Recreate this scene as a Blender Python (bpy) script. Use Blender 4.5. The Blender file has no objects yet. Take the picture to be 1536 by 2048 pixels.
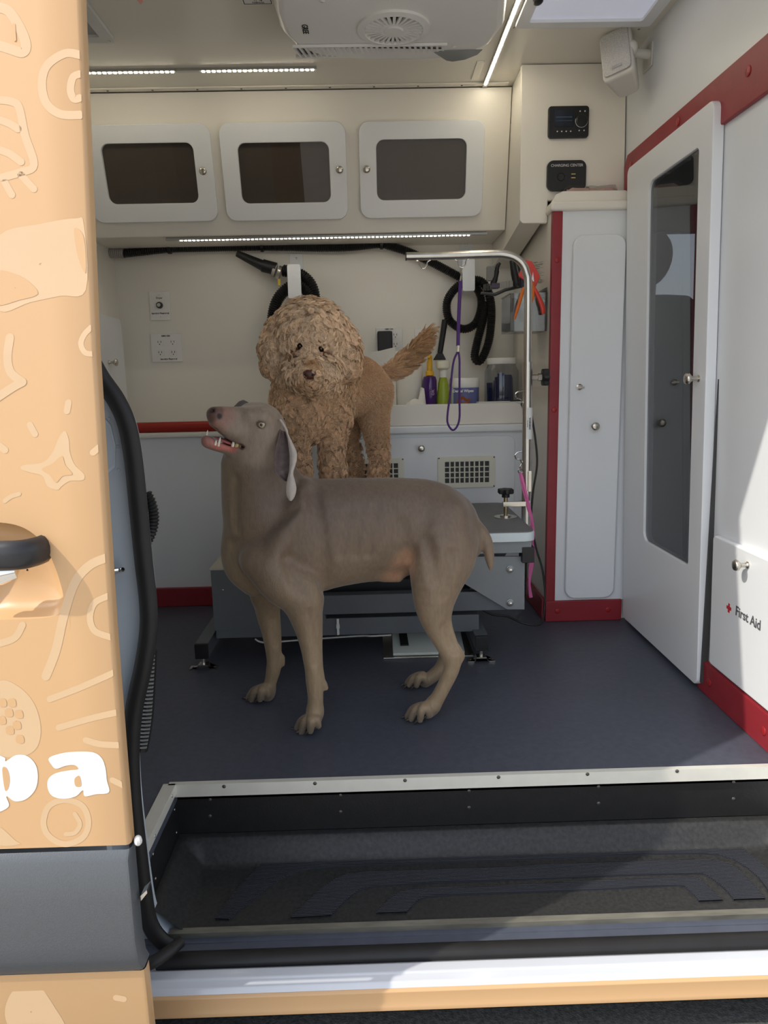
import bpy, bmesh, math, random
import numpy as np
from mathutils import Vector, Matrix

# ------------------------------------------------------------------ camera
F_PX, CX, CY, CAM_H = 1450.0, 768.0, 1024.0, 0.86
SC = bpy.context.scene
COL = SC.collection
def _axes(vp=(738., 760.), roll=.025):
    d = Vector(((vp[0]-CX)/F_PX, -(vp[1]-CY)/F_PX, -1)).normalized()
    u = Vector((-math.sin(roll), math.cos(roll), 0)); u = (u-d*u.dot(d)).normalized()
    return Matrix((d.cross(u), d, u))          # world = R @ camera vector
RM = _axes()
CAMP = Vector((0, 0, CAM_H))
cd = bpy.data.cameras.new('camera'); cam = bpy.data.objects.new('camera', cd); COL.objects.link(cam)
cd.sensor_fit = 'VERTICAL'; cd.sensor_height = 24.0; cd.lens = F_PX/2048*24.0
cd.clip_start = .02; cd.clip_end = 200
cam.matrix_world = Matrix.Translation(CAMP) @ RM.to_4x4()
SC.camera = cam
SC.view_settings.view_transform = 'Standard'; SC.view_settings.look = 'None'
SC.view_settings.gamma = 1; SC.view_settings.use_curve_mapping = False
SC.view_settings.exposure = -0.05

# ------------------------------------------------------------------ light
wd = bpy.data.worlds.new('sky'); SC.world = wd; wd.use_nodes = True
nt = wd.node_tree; bgn = nt.nodes['Background']
sky = nt.nodes.new('ShaderNodeTexSky'); sky.sky_type = 'NISHITA'; sky.sun_disc = False
sky.sun_elevation = math.radians(46); sky.sun_rotation = math.radians(250); sky.air_density = 1.0; sky.dust_density = 2.0
hs = nt.nodes.new('ShaderNodeHueSaturation'); hs.inputs['Saturation'].default_value = .45
nt.links.new(sky.outputs[0], hs.inputs['Color']); nt.links.new(hs.outputs[0], bgn.inputs[0])
bgn.inputs[1].default_value = .30
sl = bpy.data.lights.new('sun', 'SUN'); sl.energy = 3.3; sl.angle = math.radians(.6); sl.color = (1, .94, .84)
sun = bpy.data.objects.new('sun', sl); COL.objects.link(sun)
SUN_DIR = Vector((1.0, .47, -1.05)).normalized()
sun.rotation_euler = SUN_DIR.to_track_quat('-Z', 'Y').to_euler(); sun.location = (-4, -1.5, 5)

# ------------------------------------------------------------------ helpers
def ray(px, py):
    return RM @ Vector(((px-CX)/F_PX, -(py-CY)/F_PX, -1))
def pt(px, py, y=None, z=None, x=None):
    r = ray(px, py)
    t = (y-CAMP.y)/r.y if y is not None else ((z-CAMP.z)/r.z if z is not None else (x-CAMP.x)/r.x)
    return CAMP+r*t
def ptp(px, py, p0, n):
    r = ray(px, py); return CAMP+r*((p0-CAMP).dot(n)/r.dot(n))
V = Vector
MATS = {}
def N(t, k, **kw):
    n = t.nodes.new(k)
    for a, v in kw.items(): setattr(n, a, v)
    return n
def mat(name, c, rough=.5, metal=0, var=.06, scale=6, bump=0, bscale=80, spec=.5, coat=0, stretch=(1, 1, 1), attr=None, sheen=0, alpha=None, trans=0, emit=None, estr=0, sub=0, ior=1.45):
    if name in MATS: return MATS[name]
    m = bpy.data.materials.new(name); m.use_nodes = True; t = m.node_tree; b = t.nodes['Principled BSDF']
    tc = N(t, 'ShaderNodeTexCoord'); mp = N(t, 'ShaderNodeMapping'); mp.inputs['Scale'].default_value = stretch
    t.links.new(tc.outputs['Object'], mp.inputs[0])
    nz = N(t, 'ShaderNodeTexNoise'); nz.inputs['Scale'].default_value = scale; nz.inputs['Detail'].default_value = 4
    t.links.new(mp.outputs[0], nz.inputs['Vector'])
    rp = N(t, 'ShaderNodeMapRange'); rp.inputs[3].default_value = 1-var; rp.inputs[4].default_value = 1+var
    rp.inputs[1].default_value = .25; rp.inputs[2].default_value = .75
    t.links.new(nz.outputs[0], rp.inputs[0])
    mx = N(t, 'ShaderNodeVectorMath', operation='MULTIPLY')
    if attr:
        at = N(t, 'ShaderNodeAttribute', attribute_name=attr); t.links.new(at.outputs['Color'], mx.inputs[0])
    else: mx.inputs[0].default_value = c[:3]
    t.links.new(rp.outputs[0], mx.inputs[1]); t.links.new(mx.outputs[0], b.inputs['Base Color'])
    b.inputs['Roughness'].default_value = rough; b.inputs['Metallic'].default_value = metal
    b.inputs['Specular IOR Level'].default_value = spec; b.inputs['IOR'].default_value = ior
    b.inputs['Coat Weight'].default_value = coat; b.inputs['Coat Roughness'].default_value = .08
    if sheen: b.inputs['Sheen Weight'].default_value = sheen; b.inputs['Sheen Roughness'].default_value = .4
    if trans: b.inputs['Transmission Weight'].default_value = trans
    if sub: b.inputs['Subsurface Weight'].default_value = sub; b.inputs['Subsurface Radius'].default_value = (.02, .008, .005); b.inputs['Subsurface Scale'].default_value = .5
    if emit: b.inputs['Emission Color'].default_value = (*emit, 1); b.inputs['Emission Strength'].default_value = estr
    if bump:
        n2 = N(t, 'ShaderNodeTexNoise'); n2.inputs['Scale'].default_value = bscale; n2.inputs['Detail'].default_value = 3
        t.links.new(mp.outputs[0], n2.inputs['Vector'])
        bp = N(t, 'ShaderNodeBump'); bp.inputs['Strength'].default_value = bump; bp.inputs['Distance'].default_value = .002
        t.links.new(n2.outputs[0], bp.inputs['Height']); t.links.new(bp.outputs[0], b.inputs['Normal'])
    MATS[name] = m; return m
def glass(name, tint, refl=.08, rough=.02, body=None, bw=.3):
    if name in MATS: return MATS[name]
    m = bpy.data.materials.new(name); m.use_nodes = True; t = m.node_tree; t.nodes.clear()
    o = N(t, 'ShaderNodeOutputMaterial'); mx = N(t, 'ShaderNodeMixShader'); tr = N(t, 'ShaderNodeBsdfTransparent'); gl = N(t, 'ShaderNodeBsdfGlossy')
    tc = N(t, 'ShaderNodeTexCoord'); nz = N(t, 'ShaderNodeTexNoise'); nz.inputs['Scale'].default_value = 3
    t.links.new(tc.outputs['Object'], nz.inputs['Vector'])
    cr = N(t, 'ShaderNodeMix', data_type='RGBA'); cr.inputs[6].default_value = (*[v*.93 for v in tint], 1); cr.inputs[7].default_value = (*tint, 1)
    t.links.new(nz.outputs[0], cr.inputs[0]); t.links.new(cr.outputs[2], tr.inputs[0])
    lw = N(t, 'ShaderNodeLayerWeight'); lw.inputs[0].default_value = .5
    pw = N(t, 'ShaderNodeMath', operation='POWER'); pw.inputs[1].default_value = 4; t.links.new(lw.outputs['Facing'], pw.inputs[0])
    fr = N(t, 'ShaderNodeMath', operation='MULTIPLY_ADD'); fr.inputs[1].default_value = .7; fr.inputs[2].default_value = .03+refl*.25; t.links.new(pw.outputs[0], fr.inputs[0])
    gl.inputs['Roughness'].default_value = rough
    t.links.new(fr.outputs[0], mx.inputs[0]); 
    if body:
        df = N(t, 'ShaderNodeBsdfDiffuse'); df.inputs[0].default_value = (*body, 1); m2 = N(t, 'ShaderNodeMixShader'); m2.inputs[0].default_value = bw
        t.links.new(tr.outputs[0], m2.inputs[1]); t.links.new(df.outputs[0], m2.inputs[2]); t.links.new(m2.outputs[0], mx.inputs[1])
    else: t.links.new(tr.outputs[0], mx.inputs[1])
    t.links.new(gl.outputs[0], mx.inputs[2]); t.links.new(mx.outputs[0], o.inputs[0])
    MATS[name] = m; return m

def ortho(d):
    d = V(d).normalized(); a = V((0, 0, 1)) if abs(d.z) < .9 else V((1, 0, 0))
    u = d.cross(a).normalized(); return u, d.cross(u).normalized()
class B:
    def __init__(s): s.v = []; s.f = []
    def add(s, vs, fs):
        o = len(s.v); s.v += [V(q) for q in vs]; s.f += [tuple(i+o for i in f) for f in fs]; return s
    def box(s, x0, x1, y0, y1, z0, z1, M=None):
        vs = [V((x, y, z)) for z in (z0, z1) for y in (y0, y1) for x in (x0, x1)]
        if M: vs = [M @ q for q in vs]
        return s.add(vs, [(0, 2, 3, 1), (4, 5, 7, 6), (0, 1, 5, 4), (2, 6, 7, 3), (0, 4, 6, 2), (1, 3, 7, 5)])
    def prism(s, poly, vec):
        n = len(poly); poly = [V(p) for p in poly]; vec = V(vec)
        return s.add(poly+[p+vec for p in poly], [tuple(range(n))[::-1], tuple(range(n, 2*n))]+[(i, (i+1) % n, (i+1) % n+n, i+n) for i in range(n)])
    def ring(s, outer, inner, vec):
        n = len(outer); vec = V(vec); o = [V(p) for p in outer]; i_ = [V(p) for p in inner]
        vs = o+i_+[p+vec for p in o]+[p+vec for p in i_]; fs = []
        for i in range(n):
            j = (i+1) % n
            fs += [(i, j, n+j, n+i), (2*n+i, 3*n+i, 3*n+j, 2*n+j), (i, 2*n+i, 2*n+j, j), (n+i, n+j, 3*n+j, 3*n+i)]
        return s.add(vs, fs)
    def tube(s, pts, r, n=8, closed=False, caps=True, flat=1.0, up=None):
        pts = [V(p) for p in pts]; m = len(pts); rad = r if hasattr(r, '__len__') else [r]*m
        vs = []; u = None
        for i in range(m):
            a = pts[(i-1) % m] if (i > 0 or closed) else pts[0]; b = pts[(i+1) % m] if (i < m-1 or closed) else pts[-1]
            d = (b-a)
            if d.length < 1e-9: d = V((0, 0, 1))
            d.normalize()
            if u is None:
                u = V(up) if up else ortho(d)[0]
            u = (u-d*u.dot(d))
            if u.length < 1e-6: u = ortho(d)[0]
            u.normalize(); w = d.cross(u)
            for k in range(n):
                t = 2*math.pi*k/n; vs.append(pts[i]+u*(math.cos(t)*rad[i])+w*(math.sin(t)*rad[i]*flat))
        fs = []
        for i in range(m if closed else m-1):
            j = (i+1) % m
            fs += [(i*n+k, i*n+(k+1) % n, j*n+(k+1) % n, j*n+k) for k in range(n)]
        if caps and not closed: fs += [tuple(range(n))[::-1], tuple((m-1)*n+k for k in range(n))]
        return s.add(vs, fs)
    def cyl(s, a, b, r, r2=None, n=20): return s.tube([a, b], [r, r if r2 is None else r2], n)
    def lathe(s, prof, o, axis=(0, 0, 1), n=24, caps=True):
        o = V(o); ax = V(axis).normalized(); u, w = ortho(ax); vs = []; m = len(prof)
        for r, h in prof:
            for k in range(n):
                t = 2*math.pi*k/n; vs.append(o+ax*h+(u*math.cos(t)+w*math.sin(t))*r)
        fs = [(i*n+k, i*n+(k+1) % n, (i+1)*n+(k+1) % n, (i+1)*n+k) for i in range(m-1) for k in range(n)]
        if caps: fs += [tuple(range(n))[::-1], tuple((m-1)*n+k for k in range(n))]
        return s.add(vs, fs)
    def ball(s, c, r, n=16, m=10, M=None):
        r = V(r) if hasattr(r, '__len__') else V((r, r, r)); vs = []; c = V(c)
        for i in range(m+1):
            p = math.pi*i/m
            for k in range(n):
                t = 2*math.pi*k/n; q = V((r.x*math.sin(p)*math.cos(t), r.y*math.sin(p)*math.sin(t), r.z*math.cos(p)))
                vs.append(c+(M @ q if M else q))
        return s.add(vs, [(i*n+k, (i+1)*n+k, (i+1)*n+(k+1) % n, i*n+(k+1) % n) for i in range(m) for k in range(n)])
    def grid(s, P, flip=False):
        a = len(P); b = len(P[0])
        fs = [(i*b+j, (i+1)*b+j, (i+1)*b+j+1, i*b+j+1) for i in range(a-1) for j in range(b-1)]
        return s.add([q for row in P for q in row], [f[::-1] for f in fs] if flip else fs)
def rrect(x0, x1, z0, z1, r, n=5):
    out = []
    for cx, cz, a0 in ((x1-r, z1-r, 0), (x0+r, z1-r, 90), (x0+r, z0+r, 180), (x1-r, z0+r, 270)):
        for k in range(n+1):
            a = math.radians(a0+90*k/n); out.append((cx+r*math.cos(a), cz+r*math.sin(a)))
    return out
def tag(o, label=None, cat=None, group=None, kind=None):
    if label: o['label'] = label
    if cat: o['category'] = cat
    if group: o['group'] = group
    if kind: o['kind'] = kind
    return o
def thing(name, loc, label=None, cat=None, group=None, kind=None):
    o = bpy.data.objects.new(name, None); COL.objects.link(o); o.location = V(loc); o.empty_display_size = .05
    o['_o'] = tuple(loc)
    return tag(o, label, cat, group, kind)
def worg(o):
    p = V((0, 0, 0))
    while o: p += o.location; o = o.parent
    return p
def obj(name, b, m, parent=None, bevel=0, seg=2, smooth=True, angle=35, label=None, cat=None, group=None, kind=None, origin=None):
    me = bpy.data.meshes.new(name)
    org = V(origin) if origin is not None else (sum(b.v, V((0, 0, 0)))/len(b.v))
    me.from_pydata([q-org for q in b.v], [], b.f)
    bm = bmesh.new(); bm.from_mesh(me); bmesh.ops.remove_doubles(bm, verts=bm.verts, dist=1e-6)
    bmesh.ops.recalc_face_normals(bm, faces=bm.faces)
    if bevel:
        es = [e for e in bm.edges if len(e.link_faces) == 2 and e.calc_face_angle(0) > math.radians(28)]
        try: bmesh.ops.bevel(bm, geom=es, offset=bevel, segments=seg, profile=.5, affect='EDGES', clamp_overlap=True)
        except Exception: pass
    bm.to_mesh(me); bm.free()
    if smooth:
        me.shade_smooth(); me.set_sharp_from_angle(angle=math.radians(angle))
    if isinstance(m, (list, tuple)):
        for q in m: me.materials.append(q)
    else: me.materials.append(m)
    o = bpy.data.objects.new(name, me); COL.objects.link(o)
    if bevel:
        wn = o.modifiers.new('weighted', 'WEIGHTED_NORMAL'); wn.keep_sharp = True
    if parent is not None: o.parent = parent; o.location = org-worg(parent)
    else: o.location = org
    return tag(o, label, cat, group, kind)
def copyat(o, delta, parent=None):
    c = o.copy(); COL.objects.link(c); c.location = o.location+V(delta)
    if parent is not None: c.parent = parent
    return c
def smoothpath(pts, n=8, closed=False):
    pts = [V(p) for p in pts]; m = len(pts); out = []
    for i in range(m if closed else m-1):
        g = lambda k: pts[k % m] if closed else pts[max(0, min(m-1, k))]
        p0, p1, p2, p3 = g(i-1), g(i), g(i+1), g(i+2)
        for k in range(n):
            t = k/n
            out.append(.5*((2*p1)+(p2-p0)*t+(2*p0-5*p1+4*p2-p3)*t*t+(3*p1-p0-3*p2+p3)*t**3))
    if not closed: out.append(pts[-1])
    return out
def resample(pts, step):
    pts = [V(p) for p in pts]; out = [pts[0]]; acc = 0
    for a, b in zip(pts, pts[1:]):
        L = (b-a).length
        while acc+L >= step:
            t = (step-acc)/L; a = a+(b-a)*t; L = (b-a).length; out.append(a); acc = 0
            if L < 1e-9: break
        acc += L
    return out
def screw_mesh(r=.0035):
    b = B(); b.lathe([(r, 0), (r, .0006), (r*.8, .0014), (0.0001, .0018)], (0, 0, 0), (0, 0, 1), 10); return b
_scr = {}
def screw(parent, p, n, m, r=.0035, name='screw'):
    k = (r, m.name, name)
    if k not in _scr:
        me = bpy.data.meshes.new(name); b = screw_mesh(r); me.from_pydata(b.v, [], b.f); me.shade_smooth(); me.materials.append(m); _scr[k] = me
    o = bpy.data.objects.new(name, _scr[k]); COL.objects.link(o); o.parent = parent
    o.location = V(p)-worg(parent); o.rotation_euler = V(n).to_track_quat('Z', 'Y').to_euler()
    return o
def text(name, s, m, parent, p, xdir, updir, size, offset=0, extrude=.0004, align='CENTER', squash=1.0, shear=0):
    cu = bpy.data.curves.new(name, 'FONT'); cu.body = s; cu.size = size; cu.extrude = extrude; cu.offset = offset; cu.align_x = align; cu.align_y = 'CENTER'; cu.shear = shear
    t = bpy.data.objects.new(name, cu); COL.objects.link(t); dg = bpy.context.evaluated_depsgraph_get()
    me = bpy.data.meshes.new_from_object(t.evaluated_get(dg)); bpy.data.objects.remove(t)
    x = V(xdir).normalized(); u = V(updir); u = (u-x*u.dot(x)).normalized(); z = x.cross(u)
    M = Matrix((x*squash, u, z)).transposed().to_4x4(); me.transform(M); me.materials.clear(); me.materials.append(m)
    o = bpy.data.objects.new(name, me); COL.objects.link(o); o.parent = parent; o.location = V(p)-worg(parent)
    return o

# ------------------------------------------------------------------ materials
WHITE = mat('white_gelcoat', (.80, .765, .69), .32, var=.015, scale=3, bump=.02, bscale=40)
WHITE2 = mat('white_gloss_board', (.77, .79, .81), .3, var=.012, scale=3, bump=.02, bscale=30)
CEIL = mat('ceiling_gelcoat', (.74, .71, .63), .22, var=.02, scale=2)
RED = mat('red_vinyl', (.27, .022, .03), .42, var=.08, scale=20, bump=.1, bscale=120)
FLOORM = mat('navy_vinyl_floor', (.070, .077, .104), .42, var=.14, scale=60, bump=.25, bscale=420)
BLKP = mat('black_plastic', (.012, .012, .013), .45, var=.15, scale=40, bump=.15, bscale=300)
BLKR = mat('black_rubber', (.014, .013, .013), .5, var=.15, scale=30)
STEEL = mat('brushed_steel', (.62, .60, .56), .28, 1, var=.06, scale=40, stretch=(1, 1, .08))
CHROME = mat('chrome', (.75, .73, .70), .12, 1, var=.02)
ALU = mat('aluminium', (.70, .69, .64), .38, 1, var=.05, scale=30, stretch=(.1, 1, 1))
CREAM = mat('cream_plastic', (.76, .74, .62), .4, var=.02)
WPL = mat('white_plastic', (.80, .79, .76), .38, var=.02)
GREYM = mat('grey_powder_coat', (.118, .13, .145), .5, var=.06, scale=12, bump=.15, bscale=500)
ORANGE = mat('orange_vinyl_wrap', (.60, .37, .185), .34, var=.02, scale=2, coat=.2)
PALEOR = mat('pale_orange_print', (.62, .425, .25), .34, var=.02, coat=.25)
# ------------------------------------------------------------------ room shell
def lean(z): return .905-.028*z            # inner face of the cab partition
ZC = 1.845; YB = 3.1; XL = -1.02
fl = obj('floor', B().box(-1.06, .93, 1.467, 3.16, -.04, 0), FLOORM, label='dark navy speckled vinyl van floor', kind='structure')
obj('floor_corner', B().box(-1.06, -.445, 1.225, 1.467, -.04, 0), FLOORM, fl)
wb = obj('wall_back', B().box(-1.08, .96, YB, YB+.05, -.04, 1.9), WHITE, label='off white back wall of the van interior', kind='structure')
wl = obj('wall_left', B().box(XL-.05, XL, 1.2, YB, -.04, 1.9), WHITE, label='off white left partition wall', kind='structure')
ce = obj('ceiling', B().box(-1.08, .96, 1.18, YB+.05, ZC, ZC+.05), CEIL, label='glossy off white van ceiling', kind='structure')
# partition to the cab, with the door opening (y 2.0..2.42, z .06..1.5)
def wq(b, y0, y1, z0, z1, t=.04):
    b.prism([(lean(z0), y0, z0), (lean(z0), y1, z0), (lean(z1), y1, z1), (lean(z1), y0, z1)], (t, 0, 0))
b = B(); wq(b, 1.18, 2.0, -.13, 1.9); wq(b, 2.42, YB, -.04, 1.9); wq(b, 2.0, 2.42, 1.49, 1.9); wq(b, 2.0, 2.42, -.04, .1)
wr = obj('wall_right', b, WHITE2, label='white partition wall towards the cab', kind='structure')
# header over the side doorway and body side behind the sliding door
obj('header', B().box(-1.08, .96, 1.17, 1.25, 1.72, 1.86), WHITE, ce)

# ceiling cove and screwed trim strip along the top of the cabinets
t1 = obj('trim_1', B().box(XL, .5, pt(600, 172, z=ZC).y-.012, pt(600, 172, z=ZC).y+.012, ZC-.006, ZC), CEIL, bevel=.002, label='off white screwed trim strip along the ceiling above the cabinets', kind='structure')
for px in (215, 305, 395, 483, 572, 660, 748, 836, 923):
    p = pt(px, 184-.02*px*.6, z=ZC-.006); screw(t1, (p.x, pt(600, 172, z=ZC).y, ZC-.006), (0, 0, -1), mat('dark_screw', (.12, .11, .1), .4, .6), .004)

# rounded front lip: red edging of the tall cabinet etc come with their things
# baseboards
bb = obj('baseboard_back', B().box(XL, -.1, 2.752, 2.77, 0, .075), RED, bevel=.004, label='red baseboard along the foot of the white tub front', kind='structure')
b = B(); zb = .092
y0, y1 = 1.467, 1.875
b.prism([(lean(0)-.016, y0, 0), (lean(0)-.016, y1, 0), (lean(zb)-.016, y1, zb), (lean(zb)-.016, y0, zb)], (.016, 0, 0))
br = obj('baseboard_right', b, RED, bevel=.005, label='red vinyl baseboard under the first aid door', kind='structure')
REDD = mat('red_plug', (.33, .016, .02), .35)
for px, py in ((1418, 1373), (1527, 1463)):
    p = pt(px, py, x=lean(.05)-.016); screw(br, (lean(.05)-.0165, p.y, .046), (-1, 0, 0), REDD, .011, 'cover_cap')
# horizontal red band on the right wall
zr0, zr1 = 1.475, 1.545
b = B(); xr = lean(1.5)
pa = pt(1262, 330, x=xr); yA = pa.y
def rb(y, z): return (lean(z)-.012, y, z)
b.prism([rb(yA+.03, 1.43), rb(yA+.03, 1.525), rb(yA, 1.555), rb(1.2, 1.555), rb(1.2, 1.44), rb(1.905, 1.44), rb(1.905, 1.50), rb(yA-.06, 1.50), rb(yA-.035, 1.43)], (.013, 0, 0))
rt = obj('trim_2', b, RED, bevel=.003, label='red vinyl band running along the right wall above the glazed door', kind='structure')
for px, py in ((1262, 331), (1357, 243), (1497, 142)):
    p = pt(px, py, x=xr-.012); screw(rt, (lean(p.z)-.0125, p.y, p.z), (-1, 0, 0), REDD, .012, 'cover_cap')

# ------------------------------------------------------------------ step well
XW0, XW1 = -.447, .90
rs = obj('step_riser', B().box(XW0, XW1, 1.467, 1.477, -.123, -.002), BLKP, label='black riser panel under the floor edge', cat='step riser')
for px in (420, 681, 938, 1197, 1467):
    for dy in (0, 33):
        p = pt(px, 1599-(px-420)*.033+dy, y=1.467); screw(rs, p, (0, -1, 0), MATS['dark_screw'], .0042)
mat('bright_screw', (.6, .6, .6), .3, 1)
te = obj('trim_3', B().box(XW0-.012, XW1, 1.453, 1.4665, -.026, .003), ALU, label='pale metal nosing along the front edge of the floor', kind='structure')
ALUP = mat('pale_nosing', (.74, .73, .66), .42, .25, var=.04, scale=25)
te.data.materials[0] = ALUP
obj('side_nosing', B().box(XW0-.024, XW0+.004, 1.215, 1.46, -.02, .003), ALUP, te, bevel=.001)
for px in (448, 630, 810, 997, 1175, 1354):
    p = pt(px, 1573-(px-448)*.034, y=1.453); screw(te, p, (0, -1, 0), MATS['dark_screw'], .0042)
for px, py in ((344, 1592), (310, 1672)):
    p = pt(px, py, x=XW0+.004); screw(te, p, (1, 0, 0), MATS['bright_screw'], .0035)
# moulded step tray: rounded rim, sloped sides, flat floor
ZF = -.170
st = thing('step_tray', (.2, 1.33, ZF), 'black moulded plastic entry step below the floor edge', 'step')
rows = []
prof = [(1.4665, -.124), (1.455, -.124), (1.450, -.126), (1.440, -.138), (1.426, -.156), (1.420, -.163), (1.412, -.168), (1.400, ZF), (1.228, ZF)]
for y, z in prof:
    k = (z+.124)/(ZF+.124); sh = .012+.055*k
    xs = [XW0, XW0+.006+.0*k]
    row = [V((XW0+.001, y, -.124)), V((XW0+.014, y, -.124)), V((XW0+.02, y, max(z, -.128))), V((XW0+.04, y, max(z, -.145))), V((XW0+.058, y, max(z, -.163))), V((XW0+.068, y, max(z, -.168))), V((XW0+.085, y, z))]
    row += [V((XW1-.07, y, z)), V((XW1-.05, y, max(z, -.163))), V((XW1-.02, y, max(z, -.13))), V((XW1, y, -.124))]
    rows.append(row)
STEPM = mat('black_grained_plastic', (.028, .028, .028), .38, var=.4, scale=120, bump=.22, bscale=550)
obj('side_riser', B().box(XW0-.01, XW0, 1.215, 1.466, -.14, -.021), BLKP, st)
for px, py in ((349, 1619), (353, 1665), (306, 1708), (311, 1757)):
    p = pt(px, py, x=XW0); screw(st, p, (1, 0, 0), mat('bright_screw', (.6, .6, .6), .3, 1), .003)
tr = obj('tray', B().grid(rows), STEPM, st, angle=60)
# ribbed tread bands
def ribmat():
    m = mat('ribbed_tread', (.026, .028, .036), .45, var=.1)
    t = m.node_tree; b = t.nodes['Principled BSDF']
    tc = N(t, 'ShaderNodeTexCoord'); w = N(t, 'ShaderNodeTexWave', bands_direction='Y'); w.inputs['Scale'].default_value = 75
    t.links.new(tc.outputs['Object'], w.inputs['Vector']); bp = N(t, 'ShaderNodeBump'); bp.inputs['Distance'].default_value = .0015; bp.inputs['Strength'].default_value = .8
    t.links.new(w.outputs[0], bp.inputs['Height']); t.links.new(bp.outputs[0], b.inputs['Normal']); return m
RIB = ribmat()
def band(outer, inner):
    o = smoothpath([pt(x, y, z=ZF) for x, y in outer], 5); i = smoothpath([pt(x, y, z=ZF) for x, y in inner], 5)
    n = 40
    def res(p):
        L = [0]
        for a, c in zip(p, p[1:]): L.append(L[-1]+(c-a).length)
        out = []
        for k in range(n+1):
            s = L[-1]*k/n; j = max(0, min(len(p)-2, next((q for q in range(len(L)-1) if L[q+1] >= s), len(p)-2)))
            out.append(p[j].lerp(p[j+1], (s-L[j])/max(1e-9, L[j+1]-L[j])))
        return out
    o, i = res(o), res(i); b = B()
    up = V((0, 0, .004))
    b.grid([[q-V((0, 0, .001)) for q in o], [q+up for q in o], [q+up for q in i], [q-V((0, 0, .001)) for q in i]])
    obj('tread_band', b, RIB, st, smooth=False)
band([(430, 1840), (480, 1775), (545, 1718), (620, 1706), (800, 1702), (1100, 1691), (1305, 1682), (1425, 1682), (1490, 1705), (1545, 1750), (1570, 1790)],
     [(458, 1841), (520, 1789), (570, 1755), (625, 1738), (800, 1729), (1100, 1718), (1290, 1711), (1425, 1710), (1475, 1725), (1520, 1760), (1545, 1800)])
band([(582, 1838), (625, 1795), (670, 1761), (720, 1748), (900, 1742), (1200, 1728), (1400, 1722), (1462, 1732), (1500, 1765), (1530, 1800)],
     [(662, 1833), (695, 1800), (730, 1777), (790, 1771), (900, 1766), (1200, 1754), (1395, 1749), (1420, 1757), (1450, 1780), (1468, 1802)])
band([(752, 1829), (775, 1805), (805, 1785), (860, 1779), (1000, 1775), (1200, 1764), (1370, 1757), (1400, 1763), (1425, 1785), (1445, 1803)],
     [(814, 1826), (830, 1808), (850, 1796), (900, 1791), (1000, 1787), (1200, 1780), (1352, 1773), (1370, 1778), (1388, 1792), (1398, 1805)])
# front metal edge of the tray, painted sill, gasket, outer sill
def xrun(name, prof, m, parent, x0=XW0-.02, x1=1.0, **k):
    b = B(); b.prism([(x0, y, z) for y, z in prof], (x1-x0, 0, 0)); return obj(name, b, m, parent, **k)
TANM = mat('worn_metal_strip', (.22, .21, .17), .5, .4, var=.3, scale=60, stretch=(.2, 1, 1))
xrun('front_strip', [(1.218, ZF-.01), (1.218, ZF+.004), (1.233, ZF+.004), (1.233, ZF-.01)], TANM, st, XW0+.04, XW1)
sill = thing('door_sill', (.25, 1.14, -.216), 'white and orange door sill along the bottom of the doorway', 'door sill')
DSILL = mat('dark_blue_sill', (.075, .085, .115), .42, .0, var=.1, scale=30)
xrun('inner_sill', [(1.170, -.216), (1.170, -.178), (1.205, -.178), (1.205, ZF-.006), (1.222, ZF-.006), (1.222, -.216)], DSILL, sill, bevel=.003)
SILLW = mat('white_painted_sill', (.58, .60, .64), .16, .0, var=.02, coat=.6)
xrun('outer_sill', [(1.095, -.205), (1.093, -.185), (1.100, -.176), (1.112, -.174), (1.116, -.171), (1.135, -.171), (1.150, -.182), (1.172, -.19), (1.172, -.216), (1.10, -.216)], SILLW, sill, x0=-.6, x1=1.3, bevel=.002, angle=50)
xrun('orange_edge', [(1.089, -.206), (1.089, -.187), (1.094, -.183), (1.1, -.19), (1.1, -.226), (1.093, -.224), (1.086, -.222), (1.086, -.213)], ORANGE, sill, x0=-.6, x1=1.3, bevel=.0015)
gk = [pt(345, 1893, y=1.19), pt(420, 1897, y=1.165)]
zz = -.172
g = B().tube([(-.41, 1.16, zz), (1.3, 1.16, zz)], .017, 14, flat=.75)
obj('rubber_gasket', g, BLKR, sill)
# small dark underbody and asphalt
obj('underbody', B().box(-1.3, 1.6, 1.15, 1.9, -.236, -.216), mat('underbody_black', (.01, .01, .01), .8), sill)
DUST = mat('dusty_black_rubber', (.085, .085, .083), .85, var=.55, scale=110, bump=.8, bscale=260)
rbd = thing('running_board', (.2, 1.1, -.34), 'dusty dark running board below the door sill', 'running board')
obj('tread_board', B().box(-.8, 1.5, .98, 1.185, -.335, -.318), DUST, rbd, bevel=.004)
obj('rear_flange', B().box(-.8, 1.5, 1.19, 1.2, -.335, -.2365), mat('underbody_black', (.01, .01, .01), .8), rbd)
for x_ in (-.6, 1.2): obj('support_bracket', B().box(x_, x_+.05, 1.05, 1.2, -.345, -.3355), BLKP, rbd)
ASPH = mat('asphalt', (.105, .105, .103), .9, var=.5, scale=90, bump=.9, bscale=240)
gr = obj('ground', B().box(-14, 14, -14, 14, -.70, -.62), ASPH, label='sunlit grey asphalt below the doorway', kind='structure')
obj('added_bounce_slab', B().box(-14, 14, -14, .35, -.625, -.612), mat('bounce_slab_concrete', (.48, .45, .40), .9, var=.12, scale=3, bump=.3, bscale=60), gr)  # unseen pale slab, added to bounce warm sunlight into the van
lp_ = pt(372, 2024, z=-.312)
obj('dry_leaf', B().ball(lp_+V((0, .0, 0)), (.012, .012, .008), 10, 6), mat('dry_leaf', (.3, .26, .24), .8, var=.4, scale=90), label='small crumpled dry leaf on the running board', cat='leaf')
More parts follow.
